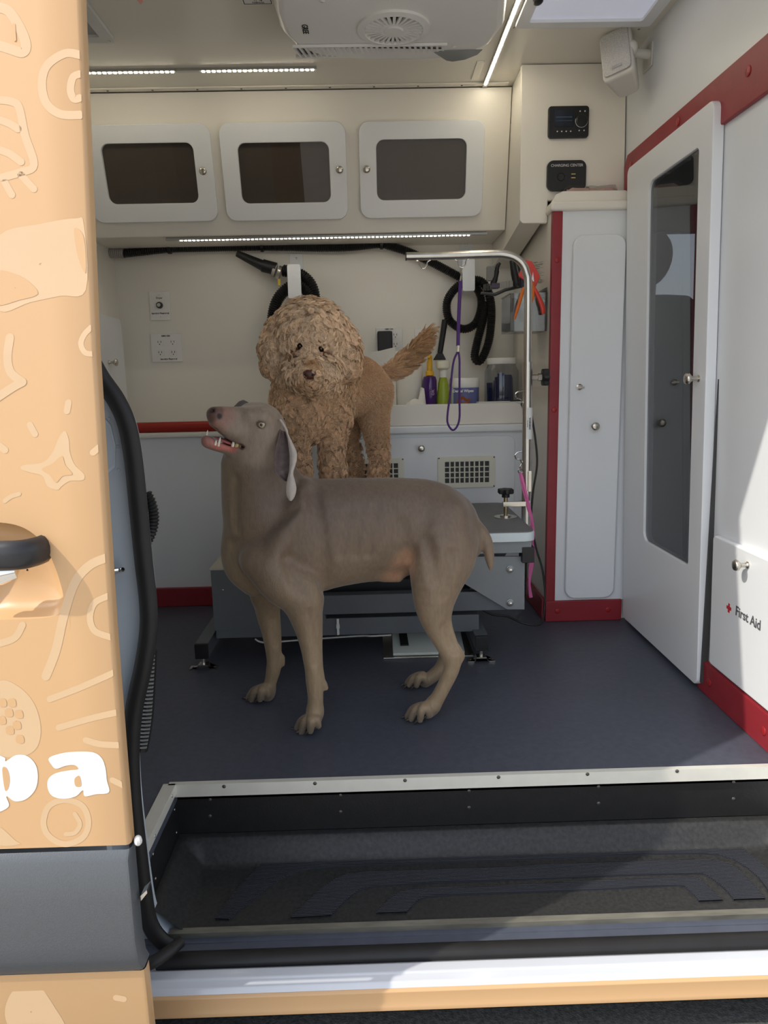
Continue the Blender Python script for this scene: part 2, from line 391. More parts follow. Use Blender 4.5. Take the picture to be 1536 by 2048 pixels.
# ------------------------------------------------------------------ sliding door, pillar, seal
DY = [(1.95, 1.27), (1.40, 1.163), (.91, 1.096), (.50, 1.064), (.30, 1.056), (.135, 1.052), (.128, 1.050), (.118, 1.040), (-.03, 1.038), (-.075, 1.046), (-.10, 1.060), (-.105, 1.066), (-.21, 1.067), (-.45, 1.085)]
DK = .885
def zk(z): return CAM_H+(z-CAM_H)*DK
DY = [(zk(z), y*DK) for z, y in DY]
def doory(z):
    for (z1, y1), (z0, y0) in zip(DY, DY[1:]):
        if z >= z0: return y0+(y1-y0)*(z-z0)/(z1-z0)
    return DY[-1][1]
def fdoor(px, py):
    y = .95
    for _ in range(8):
        p = pt(px, py, y=y); y = doory(p.z)
    return pt(px, py, y=y)
XD = -.40*DK
sd = thing('door_1', (-.8, .95, -.3), 'orange printed sliding van door with pale doodles, slid open', kind='structure')
def dpanel(name, zs, m, th=.02, x0=-1.3, inset=0, xe=XD):
    rows = []
    for z in [zk(q) for q in zs]:
        y = doory(z)+inset; e = .006
        rows.append([V((x0, y+th, z)), V((x0, y, z)), V((xe-e, y, z)), V((xe-e*.3, y+e*.3, z)), V((xe, y+e, z)), V((xe, y+th, z))])
    b = B().grid(rows); return obj(name, b, m, sd, angle=40)
ztop = [1.95, 1.7, 1.4, 1.15, .91, .7, .5, .40, .30, .20, .145, .138]
RO = smoothpath([V((a_, c_, 0)) for a_, c_ in [(-70, 1047), (0, 1045), (50, 1057), (88, 1090), (114, 1145), (128, 1200), (122, 1224), (90, 1235), (0, 1240), (-70, 1240), (-95, 1150)]], 5, True)
RO = [fdoor(p.x, p.y) for p in RO]
rx0, rx1 = min(p.x for p in RO)-.02, max(p.x for p in RO)+.006; rz0, rz1 = min(p.z for p in RO)-.012, max(p.z for p in RO)+.012
zs_ = sorted([zk(q) for q in ztop]+[rz0, rz1], reverse=True); zs_ = [z for z in zs_ if not (rz0 < z < rz1)]
bp_ = B(); e_ = .006
for z1_, z0_ in zip(zs_, zs_[1:]):
    def rowx(z): return [V((x, doory(z), z)) for x in (-1.3, rx0, rx1, XD-e_)]+[V((XD-e_*.3, doory(z)+e_*.3, z)), V((XD, doory(z)+e_, z)), V((XD, doory(z)+.02, z))]
    r1, r0 = rowx(z1_), rowx(z0_)
    for i in range(6):
        if i == 1 and z1_ <= rz1+1e-6 and z0_ >= rz0-1e-6: continue
        bp_.add([r1[i], r1[i+1], r0[i+1], r0[i]], [(0, 1, 2, 3)])
cxr = sum(p.x for p in RO)/len(RO); czr = sum(p.z for p in RO)/len(RO); outer = []
for p in RO:
    dx, dz = p.x-cxr, p.z-czr; t = min(((rx1 if dx > 0 else rx0)-cxr)/dx if abs(dx) > 1e-9 else 1e9, ((rz1 if dz > 0 else rz0)-czr)/dz if abs(dz) > 1e-9 else 1e9)
    x, z = cxr+dx*t, czr+dz*t; outer.append(V((x, doory(z), z)))
for cx_, cz_ in ((rx0, rz0), (rx0, rz1), (rx1, rz0), (rx1, rz1)):
    i = min(range(len(outer)), key=lambda k: (outer[k].x-cx_)**2+(outer[k].z-cz_)**2); outer[i] = V((cx_, doory(cz_), cz_))
nR = len(RO); bp_.add(outer+RO, [(i, (i+1) % nR, nR+(i+1) % nR, nR+i) for i in range(nR)])
obj('upper_panel', bp_, ORANGE, sd, angle=50)
bw_ = []
for k, dep in ((1, 0), (.99, .002), (.96, .007), (.9, .015), (.82, .021), (.7, .026), (.5, .030), (.25, .032), (.02, .0325)):
    bw_.append([V((cxr+(p.x-cxr)*k, doory(czr+(p.z-czr)*k)+dep, czr+(p.z-czr)*k)) for p in RO+[RO[0]]])
obj('handle_recess', B().grid(bw_), ORANGE, sd, angle=70)
CLAD = mat('grey_cladding', (.135, .145, .155), .38, .35, var=.04, scale=300, bump=.25, bscale=700)
cl = dpanel('lower_cladding', [.131, .118, .05, -.03, -.06, -.075, -.095, -.098], CLAD, .03)
dpanel('lower_panel', [-.104, -.15, -.21, -.33, -.45], ORANGE)
obj('inner_shell', B().box(-1.3, XD-.07, 1.02, 1.04, -.22, .95), mat('door_shell_grey', (.45, .49, .53), .4), sd)
0 and obj('character_line', B().tube([fdoor(0, 1232)+V((-.1, .002, 0)), fdoor(228, 1222)+V((-.008, .001, 0))], .004, 8, flat=.6), ORANGE, sd)
# printed doodles: ribbons that lie on the curved panel
def onp(px, py, lift=.0003):
    p = fdoor(px, py); return V((min(p.x, XD-.004), p.y-lift, p.z))
def ribbon(pts, w, closed=False, lift=.0003, name='printed_doodle', m=PALEOR):
    sp = smoothpath([V((x, y, 0)) for x, y in pts], 6, closed); n = len(sp); rows = []
    for i, p in enumerate(sp):
        a = sp[(i-1) % n] if (closed or i) else sp[0]; c = sp[(i+1) % n] if (closed or i < n-1) else sp[-1]
        d = (c-a).normalized(); q = V((-d.y, d.x, 0))*(w/2)
        row = []
        for s in (-1, -.5, 0, .5, 1):
            r = p+q*s; row.append(onp(r.x, r.y, lift))
        rows.append(row)
    if closed: rows.append(rows[0])
    else:
        def cap(p, d):
            q = V((-d.y, d.x, 0)); out = []
            for a in (20, 50, 75, 89):
                c, h = math.sin(math.radians(a))*w/2, math.cos(math.radians(a))*w/2
                out.append([onp(p.x+d.x*c+q.x*h*k, p.y+d.y*c+q.y*h*k, lift) for k in (-1, -.5, 0, .5, 1)])
            return out
        d1 = (sp[-1]-sp[-2]).normalized(); d0 = (sp[0]-sp[1]).normalized()
        rows = [r[::-1] for r in cap(sp[0], d0)[::-1]]+rows+cap(sp[-1], d1)
    return obj(name, B().grid(rows), m, sd, smooth=False)
def blob(pts, lift=.0003, name='printed_doodle', m=PALEOR, closed=True):
    sp = smoothpath([V((x, y, 0)) for x, y in pts], 5, True); c = sum(sp, V((0, 0, 0)))/len(sp)
    rows = [[onp(c.x+(p.x-c.x)*k, c.y+(p.y-c.y)*k, lift) for p in sp+[sp[0]]] for k in (.02, .35, .7, 1)]
    return obj(name, B().grid(rows), m, sd, smooth=False)
ribbon([(0, 15), (20, 25), (42, 60), (52, 90), (45, 105), (20, 98), (-5, 90)], 20)
ribbon([(28, 50), (30, 80)], 6, m=ORANGE, lift=.0007)
ribbon([(160, 110), (130, 107), (95, 130), (84, 165), (92, 205), (120, 228), (160, 230)], 17)
ribbon([(160, 148), (146, 155), (141, 180), (148, 198), (160, 196)], 15)
ribbon([(0, 200), (22, 203), (38, 215), (50, 270), (68, 330), (40, 345), (5, 355)], 16)
ribbon([(0, 240), (20, 248), (36, 258)], 15); ribbon([(0, 300), (20, 308), (42, 324)], 15)
ribbon([(10, 365), (24, 390)], 14); ribbon([(42, 350), (68, 378)], 14)
blob([(0, 470), (80, 448), (150, 437), (168, 450), (172, 580), (120, 592), (60, 605), (0, 622), (-20, 550)])
blob([(-10, 545), (30, 548), (60, 565), (76, 588), (40, 600), (-10, 608)], lift=.0007, m=ORANGE)
blob([(150, 456), (168, 475), (172, 545), (158, 520), (150, 480)], lift=.0007, m=ORANGE)
ribbon([(182, 655), (168, 670), (162, 688), (170, 705), (184, 708)], 11)
ribbon([(20, 675), (15, 715), (22, 745), (45, 764)], 17); ribbon([(45, 764), (25, 775), (-5, 795)], 17, lift=.0005)
ribbon([(137, 805), (134, 822)], 13); ribbon([(60, 850), (70, 868)], 13); ribbon([(0, 892), (10, 900)], 14); ribbon([(198, 895), (186, 905)], 13)
blob([(130, 862), (138, 880), (140, 905), (150, 930), (168, 948), (166, 960), (140, 962), (124, 972), (115, 980), (95, 972), (85, 952), (60, 945), (42, 938), (48, 930), (85, 925), (105, 905), (118, 875)])
blob([(124, 912), (131, 930), (145, 948), (126, 952), (112, 965), (98, 948), (84, 938), (105, 927)], lift=.0007, m=ORANGE)
ribbon([(10, 1002), (22, 993), (38, 988)], 9)
ribbon([(215, 1115), (180, 1130), (150, 1165), (128, 1230), (112, 1300), (92, 1352)], 18)
ribbon([(222, 1190), (190, 1205), (180, 1235), (190, 1262), (224, 1275)], 13)
ribbon([(45, 1250), (30, 1275), (0, 1287)], 14)
blob([(0, 1362), (40, 1375), (70, 1410), (82, 1460), (70, 1500), (30, 1515), (-10, 1500), (-20, 1420)])
for q in ((5, 1405), (18, 1425), (34, 1450), (4, 1440), (20, 1460), (40, 1478), (24, 1405), (38, 1428)):
    blob([(q[0]-7, q[1]-6), (q[0]+6, q[1]-7), (q[0]+8, q[1]+7), (q[0]-6, q[1]+7)], lift=.0007, m=ORANGE)
for q in ([(228, 1345), (160, 1375), (100, 1398)], [(232, 1425), (180, 1437), (118, 1455)], [(236, 1490), (200, 1488), (172, 1480)]): ribbon(q, 13)
ribbon([(130, 1600), (165, 1612), (177, 1645), (165, 1675), (130, 1688), (98, 1672), (87, 1645), (98, 1612)], 12, closed=True)
ribbon([(150, 1628), (160, 1648), (150, 1665), (132, 1668)], 9)
ribbon([(225, 1560), (250, 1572)], 12)
blob([(0, 1655), (30, 1680), (40, 1688), (0, 1690)])
blob([(75, 1968), (45, 1968), (20, 1990), (10, 2030), (30, 2070), (80, 2085), (130, 2060), (110, 2015)], lift=.0003)
ribbon([(232, 1995), (248, 1998)], 12)
# white lettering 'pa'
WLET = mat('white_lettering', (.86, .86, .84), .35)
def letter(polys, holes=()):
    for p in polys: blob(p, lift=.0028, name='lettering', m=WLET)
    for h in holes: blob(h, lift=.0042, name='lettering_counter', m=ORANGE)
def strokes(pts, w): ribbon(pts, w, lift=.003, name='lettering', m=WLET)
def poly_onp(pts, lift, m, name):
    # filled outline cut into thin strips so that it follows the panel
    ys = sorted(p[1] for p in pts); y = ys[0]; rows = []
    o = smoothpath([V((a, c, 0)) for a, c in pts], 5, True)
    b = B(); n = len(o)
    me_pts = [onp(p.x, p.y, lift) for p in o]
    b.add(me_pts, [tuple(range(n))]); return obj(name, b, m, sd, smooth=False)
poly_onp([(-30, 1512), (8, 1514), (12, 1522), (32, 1510), (55, 1512), (72, 1530), (76, 1556), (70, 1580), (52, 1598), (30, 1602), (13, 1592), (18, 1612), (-6, 1625), (-30, 1625)], .0006, WLET, 'lettering')
poly_onp([(5, 1538), (12, 1534), (18, 1545), (20, 1562), (16, 1578), (10, 1578)], .0009, ORANGE, 'lettering_counter')
poly_onp([(98, 1516), (120, 1507), (150, 1503), (185, 1504), (203, 1515), (211, 1535), (214, 1560), (218, 1584), (192, 1588), (170, 1592), (166, 1580), (152, 1592), (128, 1597), (106, 1592), (96, 1577), (97, 1558), (112, 1546), (140, 1540), (157, 1538), (150, 1530), (132, 1531), (113, 1537), (104, 1530)], .0006, WLET, 'lettering')
poly_onp([(160, 1552), (163, 1571), (152, 1572), (149, 1560), (153, 1553)], .0009, ORANGE, 'lettering_counter')
# recessed handle
hb = B().tube(smoothpath([fdoor(-60, 1100)+V((0, -.03, 0)), fdoor(20, 1099)+V((0, -.034, 0)), fdoor(62, 1099)+V((0, -.03, 0)), fdoor(80, 1099)+V((0, -.012, 0)), fdoor(84, 1099)+V((0, .006, 0))], 5), .0195, 14, flat=.6, up=(0, 0, 1))
hh = obj('door_handle', hb, mat('dark_handle_plastic', (.03, .03, .033), .33, bump=.1), sd, label='dark grey bar handle')
obj('chrome_insert', B().tube([fdoor(-60, 1146)+V((0, -.022, 0)), fdoor(20, 1144)+V((0, -.024, 0)), fdoor(46, 1138)+V((0, -.02, 0))], [.011, .011, .008], 10, flat=.5, up=(0, 0, 1)), CHROME, hh)
obj('edge_clip', B().ball(fdoor(266, 1690)+V((.004, .01, .0)), (.006, .006, .008), 8, 6), WPL, sd)
obj('guide_tab', B().prism([fdoor(272, 1812)+V((0, .02, 0)), fdoor(285, 1800)+V((0, .02, 0)), fdoor(286, 1806)+V((0, .02, 0)), fdoor(273, 1822)+V((0, .02, 0))], (0, .02, 0)), STEEL, sd)

# body pillar behind the door and the rubber door seal
YP = 1.22
sealpx = [(120, 640), (175, 712), (202, 757), (232, 800), (254, 850), (267, 920), (277, 1020), (287, 1120), (296, 1200), (297, 1260), (287, 1330), (268, 1420), (262, 1500), (266, 1600), (277, 1700), (287, 1780), (299, 1845), (322, 1880), (352, 1896)]
sp = smoothpath([pt(x, y, y=YP-.02) for x, y in sealpx], 6)
PILLAR = mat('pale_grey_pillar_paint', (.56, .62, .68), .3, var=.03, coat=.2)
poly = [V((p.x, YP, p.z)) for p in sp]
poly = [V((-.50, YP, 1.9)), V((-.50, YP, 1.0))]+poly+[V((-.45, YP, -.24)), V((-1.08, YP, -.24)), V((-1.08, YP, 1.9))]
wf = obj('wall_front', B().prism(poly, (0, .03, 0)), PILLAR, smooth=False, label='pale blue grey painted body pillar behind the sliding door', kind='structure')
def outl(pxs, y): return [pt(a, c, y=y) for a, c in pxs]
rec = outl([(170, 822), (205, 832), (222, 850), (231, 890), (230, 935), (205, 958), (170, 950)], YP-.003)
obj('pressed_recess', B().ring(rec, [p+(sum(rec, V())/len(rec)-p)*.16+V((0, .001, 0)) for p in rec], (0, .0031, 0)), PILLAR, wf, bevel=.001)
for px, py in ((218, 838), (236, 893), (237, 940)): obj('pressed_dimple', B().ball(pt(px, py, y=YP), (.0035, .002, .0035), 10, 6), PILLAR, wf)
obj('striker_pin', B().tube([pt(215, 1143, y=YP-.004), pt(240, 1140, y=YP-.02), pt(246, 1139, y=YP-.02), pt(215, 1150, y=YP-.005)], .004, 8), CHROME, wf)
obj('striker_plate', B().prism(outl([(214, 1108), (224, 1125), (226, 1150), (222, 1185), (214, 1195)], YP-.003), (0, .003, 0)), mat('grey_plate', (.3, .31, .32), .4, .6), wf)
seal = thing('rubber_seal', (-.42, YP, -.2), 'thick black rubber seal curving down the edge of the doorway', 'door seal')
obj('seal_bulb', B().tube(sp, .0125, 12, flat=1.25), BLKR, seal)
obj('seal_lip', B().tube([p+V((-.010, .012, 0)) for p in sp], .008, 8), mat('brown_black_rubber', (.025, .022, .02), .45), seal)
obj('corner_boot', B().tube(smoothpath([pt(270, 1940, y=1.12), pt(310, 1922, y=1.13), pt(342, 1900, y=1.15), pt(360, 1884, y=1.17)], 5), [.008]*3+[.011]*13, 12), BLKR, seal)
# coiled black hoses behind the seal
def corr(pts, r, pitch=.004, amp=.12, n=10, flat=1.0):
    p = resample(pts, pitch/2); rad = [r*(1+amp*(1 if i % 2 else -1)) for i in range(len(p))]
    return B().tube(p, rad, n)
HOSE = mat('black_hose', (.012, .012, .012), .38, var=.1)
c = pt(296, 1036, y=1.262)
o = obj('coiled_cable', corr(smoothpath([pt(292, 985, y=1.262), pt(303, 1010, y=1.262), pt(307, 1036, y=1.262), pt(303, 1062, y=1.262), pt(292, 1085, y=1.262)], 6), .009, .006, .15), HOSE, label='short black ribbed cable bulging out behind the door seal', cat='cable')
o = thing('cable_chain', pt(290, 1500, y=1.262), 'black cable chain with pale ribs hanging beside the lower door seal', 'cable chain')
cp = smoothpath([pt(302, 1300, y=1.262), pt(299, 1370, y=1.262), pt(294, 1440, y=1.262), pt(284, 1500, y=1.262)], 8)
obj('chain_body', B().tube(cp, .011, 8), HOSE, o)
ribs = resample(cp, .0075); lk = None
for i, p in enumerate(ribs[:-1]):
    if lk is None: lk = obj('chain_link', B().box(p.x-.010, p.x+.010, p.y-.013, p.y-.009, p.z-.0015, p.z+.0015), mat('grey_link', (.25, .25, .24), .4), o); p0 = p
    else: copyat(lk, p-p0)
o['_n'] = 1
# ------------------------------------------------------------------ upper cabinets
DARKIN = mat('cabinet_inside', (.17, .135, .105), .6)
F0 = V((0, 2.81, 1.395)); F1 = V((0, 2.70, 1.838)); FU = (F1-F0).normalized(); FN = V((0, -FU.z, FU.y)).normalized()
if FN.y > 0: FN = -FN
def fp(x, s, out=0): return V((x, 0, 0))+F0+FU*s+FN*out
def f2(px, py):
    p = ptp(px, py, F0, FN); return p.x, (p-F0).dot(FU)
def frect(c):
    q = [f2(*k) for k in c]; return (q[0][0]+q[3][0])/2, (q[1][0]+q[2][0])/2, (q[2][1]+q[3][1])/2, (q[0][1]+q[1][1])/2
uc = thing('wall_cabinet', (-.25, 2.9, 1.39), 'white overhead cabinet with three dark glazed doors below the ceiling', 'cabinet')
doors = [([(168, 250), (423, 248), (436, 443), (187, 445)], [(209, 287), (390, 287), (398, 406), (217, 408)], (411, 343)),
         ([(441, 246), (691, 244), (696, 437), (453, 443)], [(478, 287), (658, 284), (662, 404), (484, 407)], (680, 340)),
         ([(716, 246), (966, 238), (965, 432), (722, 437)], [(751, 281), (930, 277), (931, 396), (755, 402)], (733, 339))]
XR = .515
SL = (F1-F0).length
cb = B()
cuts = [XL]; gl = []
for d, g, k in doors: gl.append(frect(g))
mids = [XL, (gl[0][1]+gl[1][0])/2, (gl[1][1]+gl[2][0])/2, XR]
for i, (a0, a1, s0, s1) in enumerate(gl):
    o = rrect(mids[i], mids[i+1], 0, SL, .0005, 4); h = rrect(a0-.006, a1+.006, s0-.006, s1+.006, .02, 4)
    cb.ring([fp(x, s) for x, s in o], [fp(x, s) for x, s in h], -FN*.014)
obj('face_frame', cb, WHITE, uc, smooth=False)
obj('bottom_board', B().prism([fp(XL, 0)-V((0, -.012, 0)), V((XL, YB, 1.395)), V((XL, YB, 1.41)), fp(XL, .015)-V((0, -.012, 0))], (XR-XL, 0, 0)), WHITE, uc)
obj('lining', B().box(XL+.002, XR-.002, YB-.012, YB-.002, 1.411, 1.84), DARKIN, uc)
for x in mids[1:3]: obj('divider', B().box(x-.006, x+.006, 2.83, YB-.012, 1.411, 1.8), DARKIN, uc)
TINT = glass('smoked_acrylic', (.50, .44, .38), .03, body=(.105, .086, .070), bw=.6)  # smoked tint, with outdoor reflection painted in as a matte brown body
def knob(name, p, n, m, parent, r=.013, L=.03):
    return obj(name, B().lathe([(r*.62, 0), (r*.62, .002), (r*.42, .004), (r*.36, L*.45), (r*.6, L*.6), (r*.95, L*.72), (r, L*.85), (r*.85, L*.97), (r*.5, L*1.02), (.0002, L*1.03)], p, n, 20), m, parent, angle=50)
NICK = mat('satin_nickel', (.58, .55, .49), .25, 1, var=.04)
for i, (d, g, k) in enumerate(doors):
    x0, x1, s0, s1 = frect(d); a0, a1, b0, b1 = gl[i]
    od = [fp(x, s, .001) for x, s in rrect(x0, x1, s0, s1, .036, 6)]; idr = [fp(x, s, .001) for x, s in rrect(a0, a1, b0, b1, .026, 6)]
    dr = obj('cabinet_door', B().ring(od, idr, FN*.020), WHITE2, uc, bevel=.003)
    obj('smoked_pane', B().prism([fp(x, s, .005) for x, s in rrect(a0-.003, a1+.003, b0-.003, b1+.003, .026, 6)], FN*.004), TINT, dr, smooth=False, label='smoked brown acrylic pane')
    kx, ks = f2(*k); knob('knob', fp(kx, ks, .021), FN, NICK, dr)
# things inside the first cabinet
def bottle(name, px0, px1, pyb, pyt, y, prof, m, label, cat, parts=(), group=None, base=None):
    """prof: (radius fraction, height fraction) of the body; parts: (name, prof, material)"""
    a = pt(px0, pyb, y=y); c = pt(px1, pyb, y=y); top = pt((px0+px1)/2, pyt, y=y)
    cx = (a.x+c.x)/2; R_ = (c.x-a.x)/2; z0 = base if base is not None else a.z; H = top.z-z0
    t = thing(name, (cx, y, z0), label, cat, group)
    obj('body', B().lathe([(r*R_, h*H) for r, h in prof], (cx, y, z0), (0, 0, 1), 28), m, t, angle=50)
    for n_, pr, mm in parts: obj(n_, B().lathe([(r*R_, h*H) for r, h in pr], (cx, y, z0), (0, 0, 1), 24), mm, t, angle=50)
    return t, cx, R_, z0, H
ZS = 1.411
bottle('spray_bottle', 293, 319, 408, 322, 2.93, [(.9, 0), (1, .03), (1, .45), (.85, .5)], mat('teal_plastic', (.05, .13, .17), .4), 'white and teal spray bottle behind the left cabinet pane', 'bottle',
       [('upper_body', [(.85, .5), (.95, .52), (.9, .8), (.55, .88)], WPL), ('trigger_head', [(.5, .88), (.7, .9), (.75, .97), (.4, 1)], WPL)], base=ZS)
bottle('spray_can', 319, 345, 408, 326, 2.94, [(1, 0), (1, .75), (.8, .8)], mat('blue_can', (.02, .06, .2), .35), 'dark blue spray can behind the left cabinet pane', 'spray can',
       [('cap', [(.5, .8), (.5, .95), (.3, 1)], CHROME)], base=ZS)
bottle('red_jar', 243, 290, 408, 372, 2.93, [(.95, 0), (1, .05), (1, .9), (.9, 1)], mat('dark_red_plastic', (.2, .02, .02), .35), 'squat dark red jar behind the left cabinet pane', 'jar', [('lid', [(.92, .9), (.92, 1.08), (.8, 1.12)], mat('dark_red_plastic', (.2, .02, .02)))], base=ZS)
bottle('small_pot', 216, 232, 408, 384, 2.93, [(.9, 0), (1, .1), (.9, .8)], mat('brown_pot', (.2, .09, .05), .4), 'small brown pot at the left end of the left cabinet', 'pot', [('lid', [(1, .8), (1, 1)], WPL)], base=ZS)

# bulkhead with stereo, left of the tall cabinet
bk = thing('bulkhead_box', (.7, 2.75, 1.38), 'white overhead box panel carrying the radio and charging unit', 'overhead panel')
YK = 2.53; zk0 = 1.36
obj('front_panel', B().prism([V((x, YK, z)) for x, z in [(.513, zk0+.01), (.523, zk0), (.606, zk0), (.606, 1.43), (lean(1.6)-.001, 1.43), (lean(1.84)-.001, ZC-.002), (.513, ZC-.002)]], (0, .02, 0)), WHITE, bk, bevel=.004)
obj('side_panel', B().prism([V((.518, YK+.02, zk0+.01)), V((.518, YB-.002, 1.30)), V((.518, YB-.002, ZC-.002)), V((.518, YK+.02, ZC-.002))], (.012, 0, 0)), WHITE, bk)
obj('under_panel', B().prism([V((.53, YK+.02, zk0+.012)), V((.53, YB-.002, 1.30)), V((.53, YB-.002, 1.312)), V((.53, YK+.02, zk0+.024))], (.064, 0, 0)), WHITE, bk)
p = pt(1016, 225, x=.515)
t = thing('gas_alarm', (.51, p.y, p.z), 'small beige alarm box on the side of the overhead box', 'alarm')
hz = (pt(1016, 197, x=.515)-pt(1016, 258, x=.515)).length/2
yy = pt(1010, 225, x=.515).y; yw = .05
obj('case', B().box(.476, .5175, p.y-yw*.6, p.y+yw*.6, p.z-hz, p.z+hz), CREAM, t, bevel=.008, seg=3)
obj('mounting_plate', B().box(.512, .5179, p.y-yw*.6-.006, p.y+yw*.6+.002, p.z-hz*.9, p.z+hz*.9), mat('dark_gap', (.05, .05, .05), .6), t)
# radio
def yrect(px0, px1, py0, py1, y):
    a = pt(px0, (py0+py1)/2, y=y); c = pt(px1, (py0+py1)/2, y=y); u = pt((px0+px1)/2, py0, y=y); l = pt((px0+px1)/2, py1, y=y)
    return a.x, c.x, l.z, u.z
DARKP = mat('charcoal_plastic', (.016, .017, .019), .35, bump=.1)
PRINT = mat('pale_print', (.7, .7, .72), .5)
x0, x1, z0, z1 = yrect(1095, 1176, 214, 278, YK)
rd = thing('radio', ((x0+x1)/2, YK, z0), 'black car radio panel with a round dial on the white overhead box', 'radio')
obj('case', B().prism([V((x, YK, z)) for x, z in rrect(x0, x1, z0, z1, .01, 4)], (0, -.012, 0)), DARKP, rd, bevel=.003)
w = x1-x0; h = z1-z0; yf = YK-.0125
obj('screen', B().prism([V((x, yf, z)) for x, z in rrect(x0+.14*w, x0+.62*w, z0+.35*h, z0+.86*h, .002, 2)], (0, -.001, 0)), mat('dark_screen', (.012, .018, .03), .12), rd)
obj('screen_lines', B().box(x0+.18*w, x0+.58*w, yf-.0018, yf-.001, z0+.62*h, z0+.66*h).box(x0+.18*w, x0+.58*w, yf-.0018, yf-.001, z0+.52*h, z0+.54*h), mat('faint_blue', (.05, .08, .14), .4), rd)
obj('dial', B().lathe([(.2*h, 0), (.2*h, .006), (.16*h, .009), (.02*h, .009)], (x0+.81*w, yf, z0+.52*h), (0, -1, 0), 24), DARKP, rd)
obj('dial_ring', B().tube([V((x0+.81*w+math.cos(a)*.205*h, yf-.001, z0+.52*h+math.sin(a)*.205*h)) for a in [math.pi*(.9+1.2*k/16) for k in range(17)]], .0009, 5), PRINT, rd)
bt = None
for i, (u, v_) in enumerate(((.22, .2), (.33, .2), (.44, .2), (.55, .2), (.76, .22), (.88, .22), (.77, .82), (.89, .82))):
    q = V((x0+u*w, yf, z0+v_*h))
    if bt is None: bt = obj('button_mark', B().lathe([(.0022, 0), (.0022, .001)], q, (0, -1, 0), 10), PRINT, rd); q0 = q
    else: copyat(bt, q-q0)
# charging centre
x0, x1, z0, z1 = yrect(1094, 1169, 322, 383, YK); w = x1-x0; h = z1-z0
cc = thing('charging_panel', ((x0+x1)/2, YK, z0), 'black rounded charging panel below the radio', 'charging panel')
o = []
for i, (x, z) in enumerate(rrect(x0, x1, z0, z1, .018, 6)): o.append(V((x+(.004 if (x > (x0+x1)/2) else -.004)*(1-abs(2*(z-z0)/h-1)**2), YK, z)))
obj('case', B().prism(o, (0, -.012, 0)), DARKP, cc, bevel=.003)
text('lettering', 'CHARGING CENTER', PRINT, cc, (x0+.5*w, YK-.0128, z0+.82*h), (1, 0, 0), (0, 0, 1), .0115, extrude=.0002)
obj('socket_ring', B().tube([V((x0+.35*w+math.cos(a)*.012, YK-.0128, z0+.45*h+math.sin(a)*.012)) for a in [2*math.pi*k/18 for k in range(18)]], .001, 5, closed=True), mat('dark_ring', (.004, .004, .004), .3), cc)
for k in (.4, .52): obj('usb_port', B().box(x0+.62*w, x0+.73*w, YK-.0135, YK-.012, z0+k*h, z0+(k+.03)*h), mat('gold_slot', (.55, .42, .15), .3), cc)

# ------------------------------------------------------------------ tall narrow cabinet at right
tc = thing('tall_cabinet', (.74, 2.6, 0), 'tall narrow white cabinet with red edging beside the glazed door', 'cabinet')
YT = 2.46; xl_, xr_ = .609, .885; zt = 1.385
obj('carcass', B().prism([V((xl_, YT+.016, .0)), V((lean(0)-.002, YT+.016, .0)), V((lean(zt)-.002, YT+.016, zt)), V((xl_-.002, YT+.016, zt))], (0, YB-YT-.018, 0)), WHITE, tc)
obj('front_frame', B().prism([V((xl_+.03, YT, .075)), V((lean(0)-.02, YT, .075)), V((lean(zt)-.002, YT, zt)), V((xl_+.026, YT, zt))], (0, .016, 0)), WHITE2, tc)
obj('red_edging', B().box(xl_-.004, xl_+.029, YT-.004, YT+.02, .075, zt-.004), RED, tc, bevel=.003)
obj('red_kickboard', B().box(xl_-.004, .876, YT-.008, YT+.016, 0.0005, .077), RED, tc, bevel=.004)
obj('side_kickboard', B().box(xl_-.012, xl_-.0005, YT+.02, 2.75, 0.0005, .077), RED, tc, bevel=.003)
for px, py in ((1115, 1222), (1216, 1219)):
    q = pt(px, py, y=YT-.008); screw(tc, (q.x, YT-.0085, .04), (0, -1, 0), REDD, .01, 'cover_cap')
for px, py in ((1105, 520), (1101, 820)):
    q = pt(px, py, y=YT-.004); screw(tc, (xl_+.013, YT-.0045, q.z), (0, -1, 0), REDD, .009, 'cover_cap')
# capping: lower moulding and raised rounded lip
xq = lean(1.4)-.004
obj('top_moulding', B().box(xl_-.012, xq, YT-.012, YK-.002, zt-.004, zt+.026), WHITE, tc, bevel=.009, seg=3)
za = pt(1180, 415, y=YT).z; zb_ = pt(1180, 380, y=YT).z
obj('top_lip', B().prism([V((x, YT+.008, z)) for x, z in [(xl_-.006, zt+.026), (xl_-.004, zb_-.03), (xl_+.008, zb_-.01), (xl_+.03, zb_), (xq-.02, zb_), (xq-.005, zb_-.008), (xq, zb_-.03), (xq, zt+.026)]], (0, .016, 0)), WHITE, tc, bevel=.004)
# its door
dl = [pt(1140, 472, y=YT), pt(1246, 470, y=YT), pt(1228, 1192, y=YT), pt(1131, 1195, y=YT)]
x0, x1 = (dl[0].x+dl[3].x)/2, (dl[1].x+dl[2].x)/2
td = obj('cabinet_door', B().prism([V((x, YT-.001, z)) for x, z in rrect(x0, x1, dl[3].z, dl[0].z, .036, 6)], (0, -.018, 0)), WHITE2, tc, bevel=.005, seg=3)
q = pt(1187, 852, y=YT-.02); knob('knob', (q.x, YT-.019, q.z), (0, -1, 0), NICK, td, .014)
q = pt(1159, 774, y=YT-.02); lt = obj('turn_latch', B().lathe([(.0105, 0), (.0105, .002), (.006, .004), (.006, .008)], (q.x, YT-.019, q.z), (0, -1, 0), 18), NICK, td)
obj('latch_wing', B().box(q.x-.014, q.x+.014, YT-.032, YT-.027, q.z-.004, q.z+.002), NICK, td, bevel=.0015)
